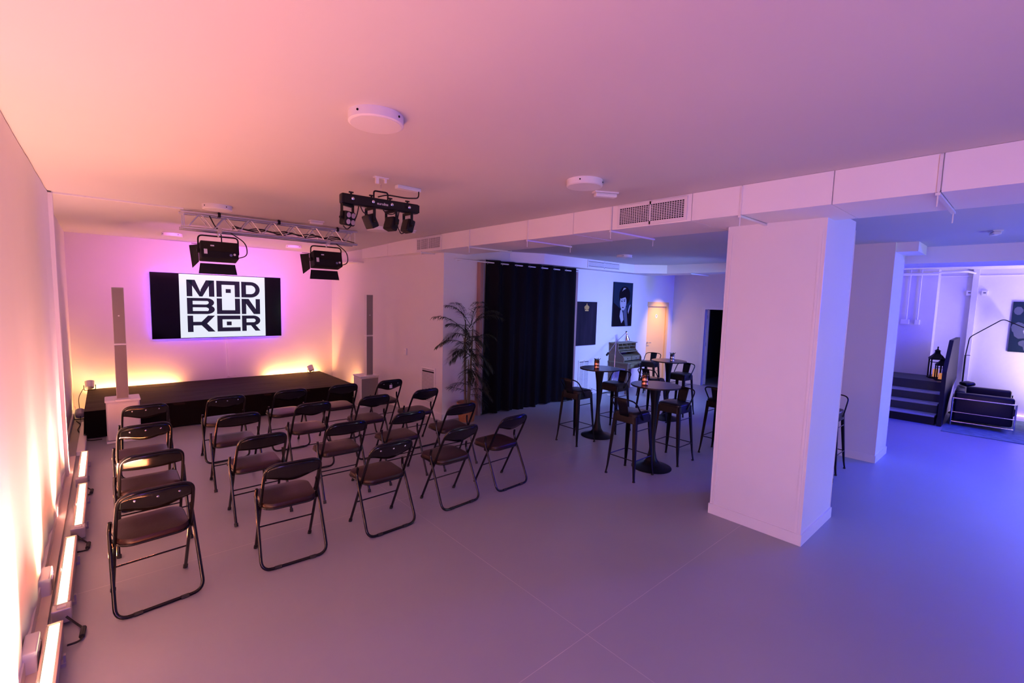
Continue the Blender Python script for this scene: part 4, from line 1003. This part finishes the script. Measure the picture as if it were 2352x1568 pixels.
for pts in ([(-.18, .01, 2.77), (-.19, .02, 2.70), (-.22, .03, 2.62), (-.27, .03, 2.57), (-.30, .03, 2.60)], [(-.17, .01, 2.77), (-.14, .02, 2.72), (-.10, .02, 2.71)], [(.02, .01, 2.77), (.05, .02, 2.74), (.11, .02, 2.735), (.15, .01, 2.77)], [(.16, 0, 2.77), (.15, .0, 2.72), (.14, .0, 2.65), (.18, 0, 2.58), (.21, 0, 2.60)]):
    MB().tube(fillet(pts, .03), .0045, 6).build('head_cable', 'rubber', sb, True)
o = MB().tube(fillet([(1.72, 3.66, 2.86), (1.80, 3.66, 2.89), (2.0, 3.70, 2.90), (2.15, 3.75, 2.93), (2.16, 3.77, 3.01)], .05), .006, 6).build('power_cable', 'rubber', None, True)
tag(o, 'black cable running from the spot bar to the ceiling trunking', 'cable')
o = MB().box(1.95, 2.18, 3.76, 3.82, ZC-.03, ZC).build('ceiling_trunking', 'white', bevel=.004); tag(o, 'short white ceiling trunking behind the spot bar', 'trunking')
# dark fixture glimpsed left of the pillar
q = thing('stage_flood', 'black barn door light half hidden behind top left of the pillar', 'stage light', (10.4, 3.95, 0))
MB().box(-.12, .15, -.25, .25, 2.45, 2.66).build('body', 'black_matte', q, bevel=.02)
f = MB(); f.add([(-.13, .26, 2.64), (-.13, .26, 2.50), (-.2, .62, 2.42), (-.2, .58, 2.68), (-.135, .26, 2.64), (-.135, .26, 2.50), (-.205, .62, 2.42), (-.205, .58, 2.68)], [(0, 1, 2, 3), (7, 6, 5, 4), (0, 4, 5, 1), (1, 5, 6, 2), (2, 6, 7, 3), (3, 7, 4, 0)]); f.build('barn_door', 'black_matte', q)
MB().tube([(0, 0, 2.6), (0, 0, ZC2)], .015, 8).build('clamp', 'black_matte', q, True)
MB().box(-.1, .1, .26, .34, 2.3, 2.45).build('lower_barn_door', 'black_matte', q)

# ================================================================== LOUNGE
rug = MB().prism([(10.72, .93), (13.0, .98), (13.1, -2.4), (10.9, -2.5)], .001, .012, 'xy').build('rug', 'rug'); tag(rug, 'flat patterned blue grey rug under the lounge seats', 'rug')
def lounge_seat(x, y, rz, L, D, label):
    # local: long side along +x, back at +y
    q = thing('lounge_sofa', label, 'sofa', (x, y, .013), rz, 'black leather sofas with chrome tube frames')
    def cush(a, b, c_, d, e, f, name='cushion', bv=.035): return MB().box(a, b, c_, d, e, f).build(name, 'sofa', q, True, bevel=bv, seg=3)
    t = .16
    cush(.02, t, .02, D-.02, .10, .60, 'arm_cushion'); cush(L-t, L-.02, .02, D-.02, .10, .60, 'arm_cushion')
    cush(t, L-t, D-t, D-.02, .10, .62, 'back_cushion')
    n = 2 if L > 1 else 1
    for k in range(n):
        a = t+(L-2*t)*k/n; b = t+(L-2*t)*(k+1)/n; cush(a+.005, b-.005, .0, D-t, .26, .42, 'seat_cushion')
        cush(a+.005, b-.005, .03, D-t, .10, .26, 'base_cushion')
    r = .0125
    for z, nm in ((.50, 'top_tube'), (.25, 'middle_tube'), (.075, 'bottom_tube')):
        MB().tube([(0, 0, z), (0, D, z), (L, D, z), (L, 0, z)], r if z != .25 else .007, 8).build(nm, 'chrome', q, True)
    for (a, b) in ((0, 0), (0, D), (L, D), (L, 0)): MB().tube([(a, b, 0), (a, b, .505)], r, 8).build('leg', 'chrome', q, True)
    return q
lounge_seat(11.44, .10, .06, 1.30, .78, 'black leather sofa with chrome tube frame beside the stairs')
lounge_seat(11.62, -1.15, .0, 1.0, .92, 'black leather lounge seat at the right edge of the picture')
o = MB().box(-.12, .12, -.035, .035, 0, .16).build('throw_pillow', 'sofa', None, True, bevel=.03, seg=3); o.location = (12.25, .84, .675); o.rotation_euler = (1.35, .0, .5); tag(o, 'small dark cushion lying on top of the black sofa', 'cushion')
fl = thing('arc_floor_lamp', 'thin black bent arm floor lamp rising behind the sofa', 'lamp', (12.85, .90, 0))
MB().lathe([(.14, 0), (.14, .02), (.02, .03)], 24).build('base', 'black_matte', fl, True)
MB().tube([(0, -.02, .02), (0, -.02, 1.20)], .014, 8).build('lower_pole', 'black_matte', fl, True)
MB().tube(fillet([(0, -.02, 1.18), (0, -.05, 1.56), (-.1, -.48, 1.94), (-.2, -.90, 1.72)], .06), .009, 8).build('bent_arm', 'black_matte', fl, True)
MB().tube([(0, -.02, 1.2), (0, -.09, 1.2)], .006, 6).build('adjuster', 'black_matte', fl, True)
MB().lathe([(.03, .05), (.12, -.12), (.115, -.12)], 24, (-.2, -.92, 1.68)).build('shade', 'black_matte', fl, True)
def lantern(x, y, s, label, z=.70):
    q = thing('lantern', label, 'lantern', (x, y, z), .3); q.scale = (s, s, s)
    MB().box(-.12, .12, -.12, .12, 0, .03).build('base', 'black_matte', q, bevel=.005)
    for sx in (-1, 1):
        for sy in (-1, 1): MB().box(sx*.1-.012, sx*.1+.012, sy*.1-.012, sy*.1+.012, .03, .40).build('corner_post', 'black_matte', q)
    MB().box(-.115, .115, -.115, .115, .40, .42).box(-.1, .1, -.105, -.095, .34, .355).box(-.1, .1, .095, .105, .34, .355).box(-.105, -.095, -.1, .1, .34, .355).build('frame', 'black_matte', q)
    m = MB(); m.lathe([(.175, .42), (.09, .50), (.06, .53), (.05, .58), (.07, .585), (.015, .62), (.012, .65), (.02, .66), (.004, .68)], 4, (0, 0, 0), Matrix.Rotation(PI/4, 3, 'Z')); m.build('roof', 'black_matte', q)
    MB().lathe([(.045, .03), (.045, .19), (.03, .195)], 16).build('candle', 'candle', q, True)
lantern(12.62, 1.27, .95, 'large black lantern with orange candle on the landing')
lantern(12.32, 1.16, .72, 'smaller black lantern in front of the large one')
hr = MB().tube(fillet([(12.1, 2.31, .99), (12.1, 2.0, .99), (12.1, 1.86, .97)], .04), .03, 10).build('handrail', 'black_satin', None, True); tag(hr, 'end of a dark handrail beside the landing', 'handrail')
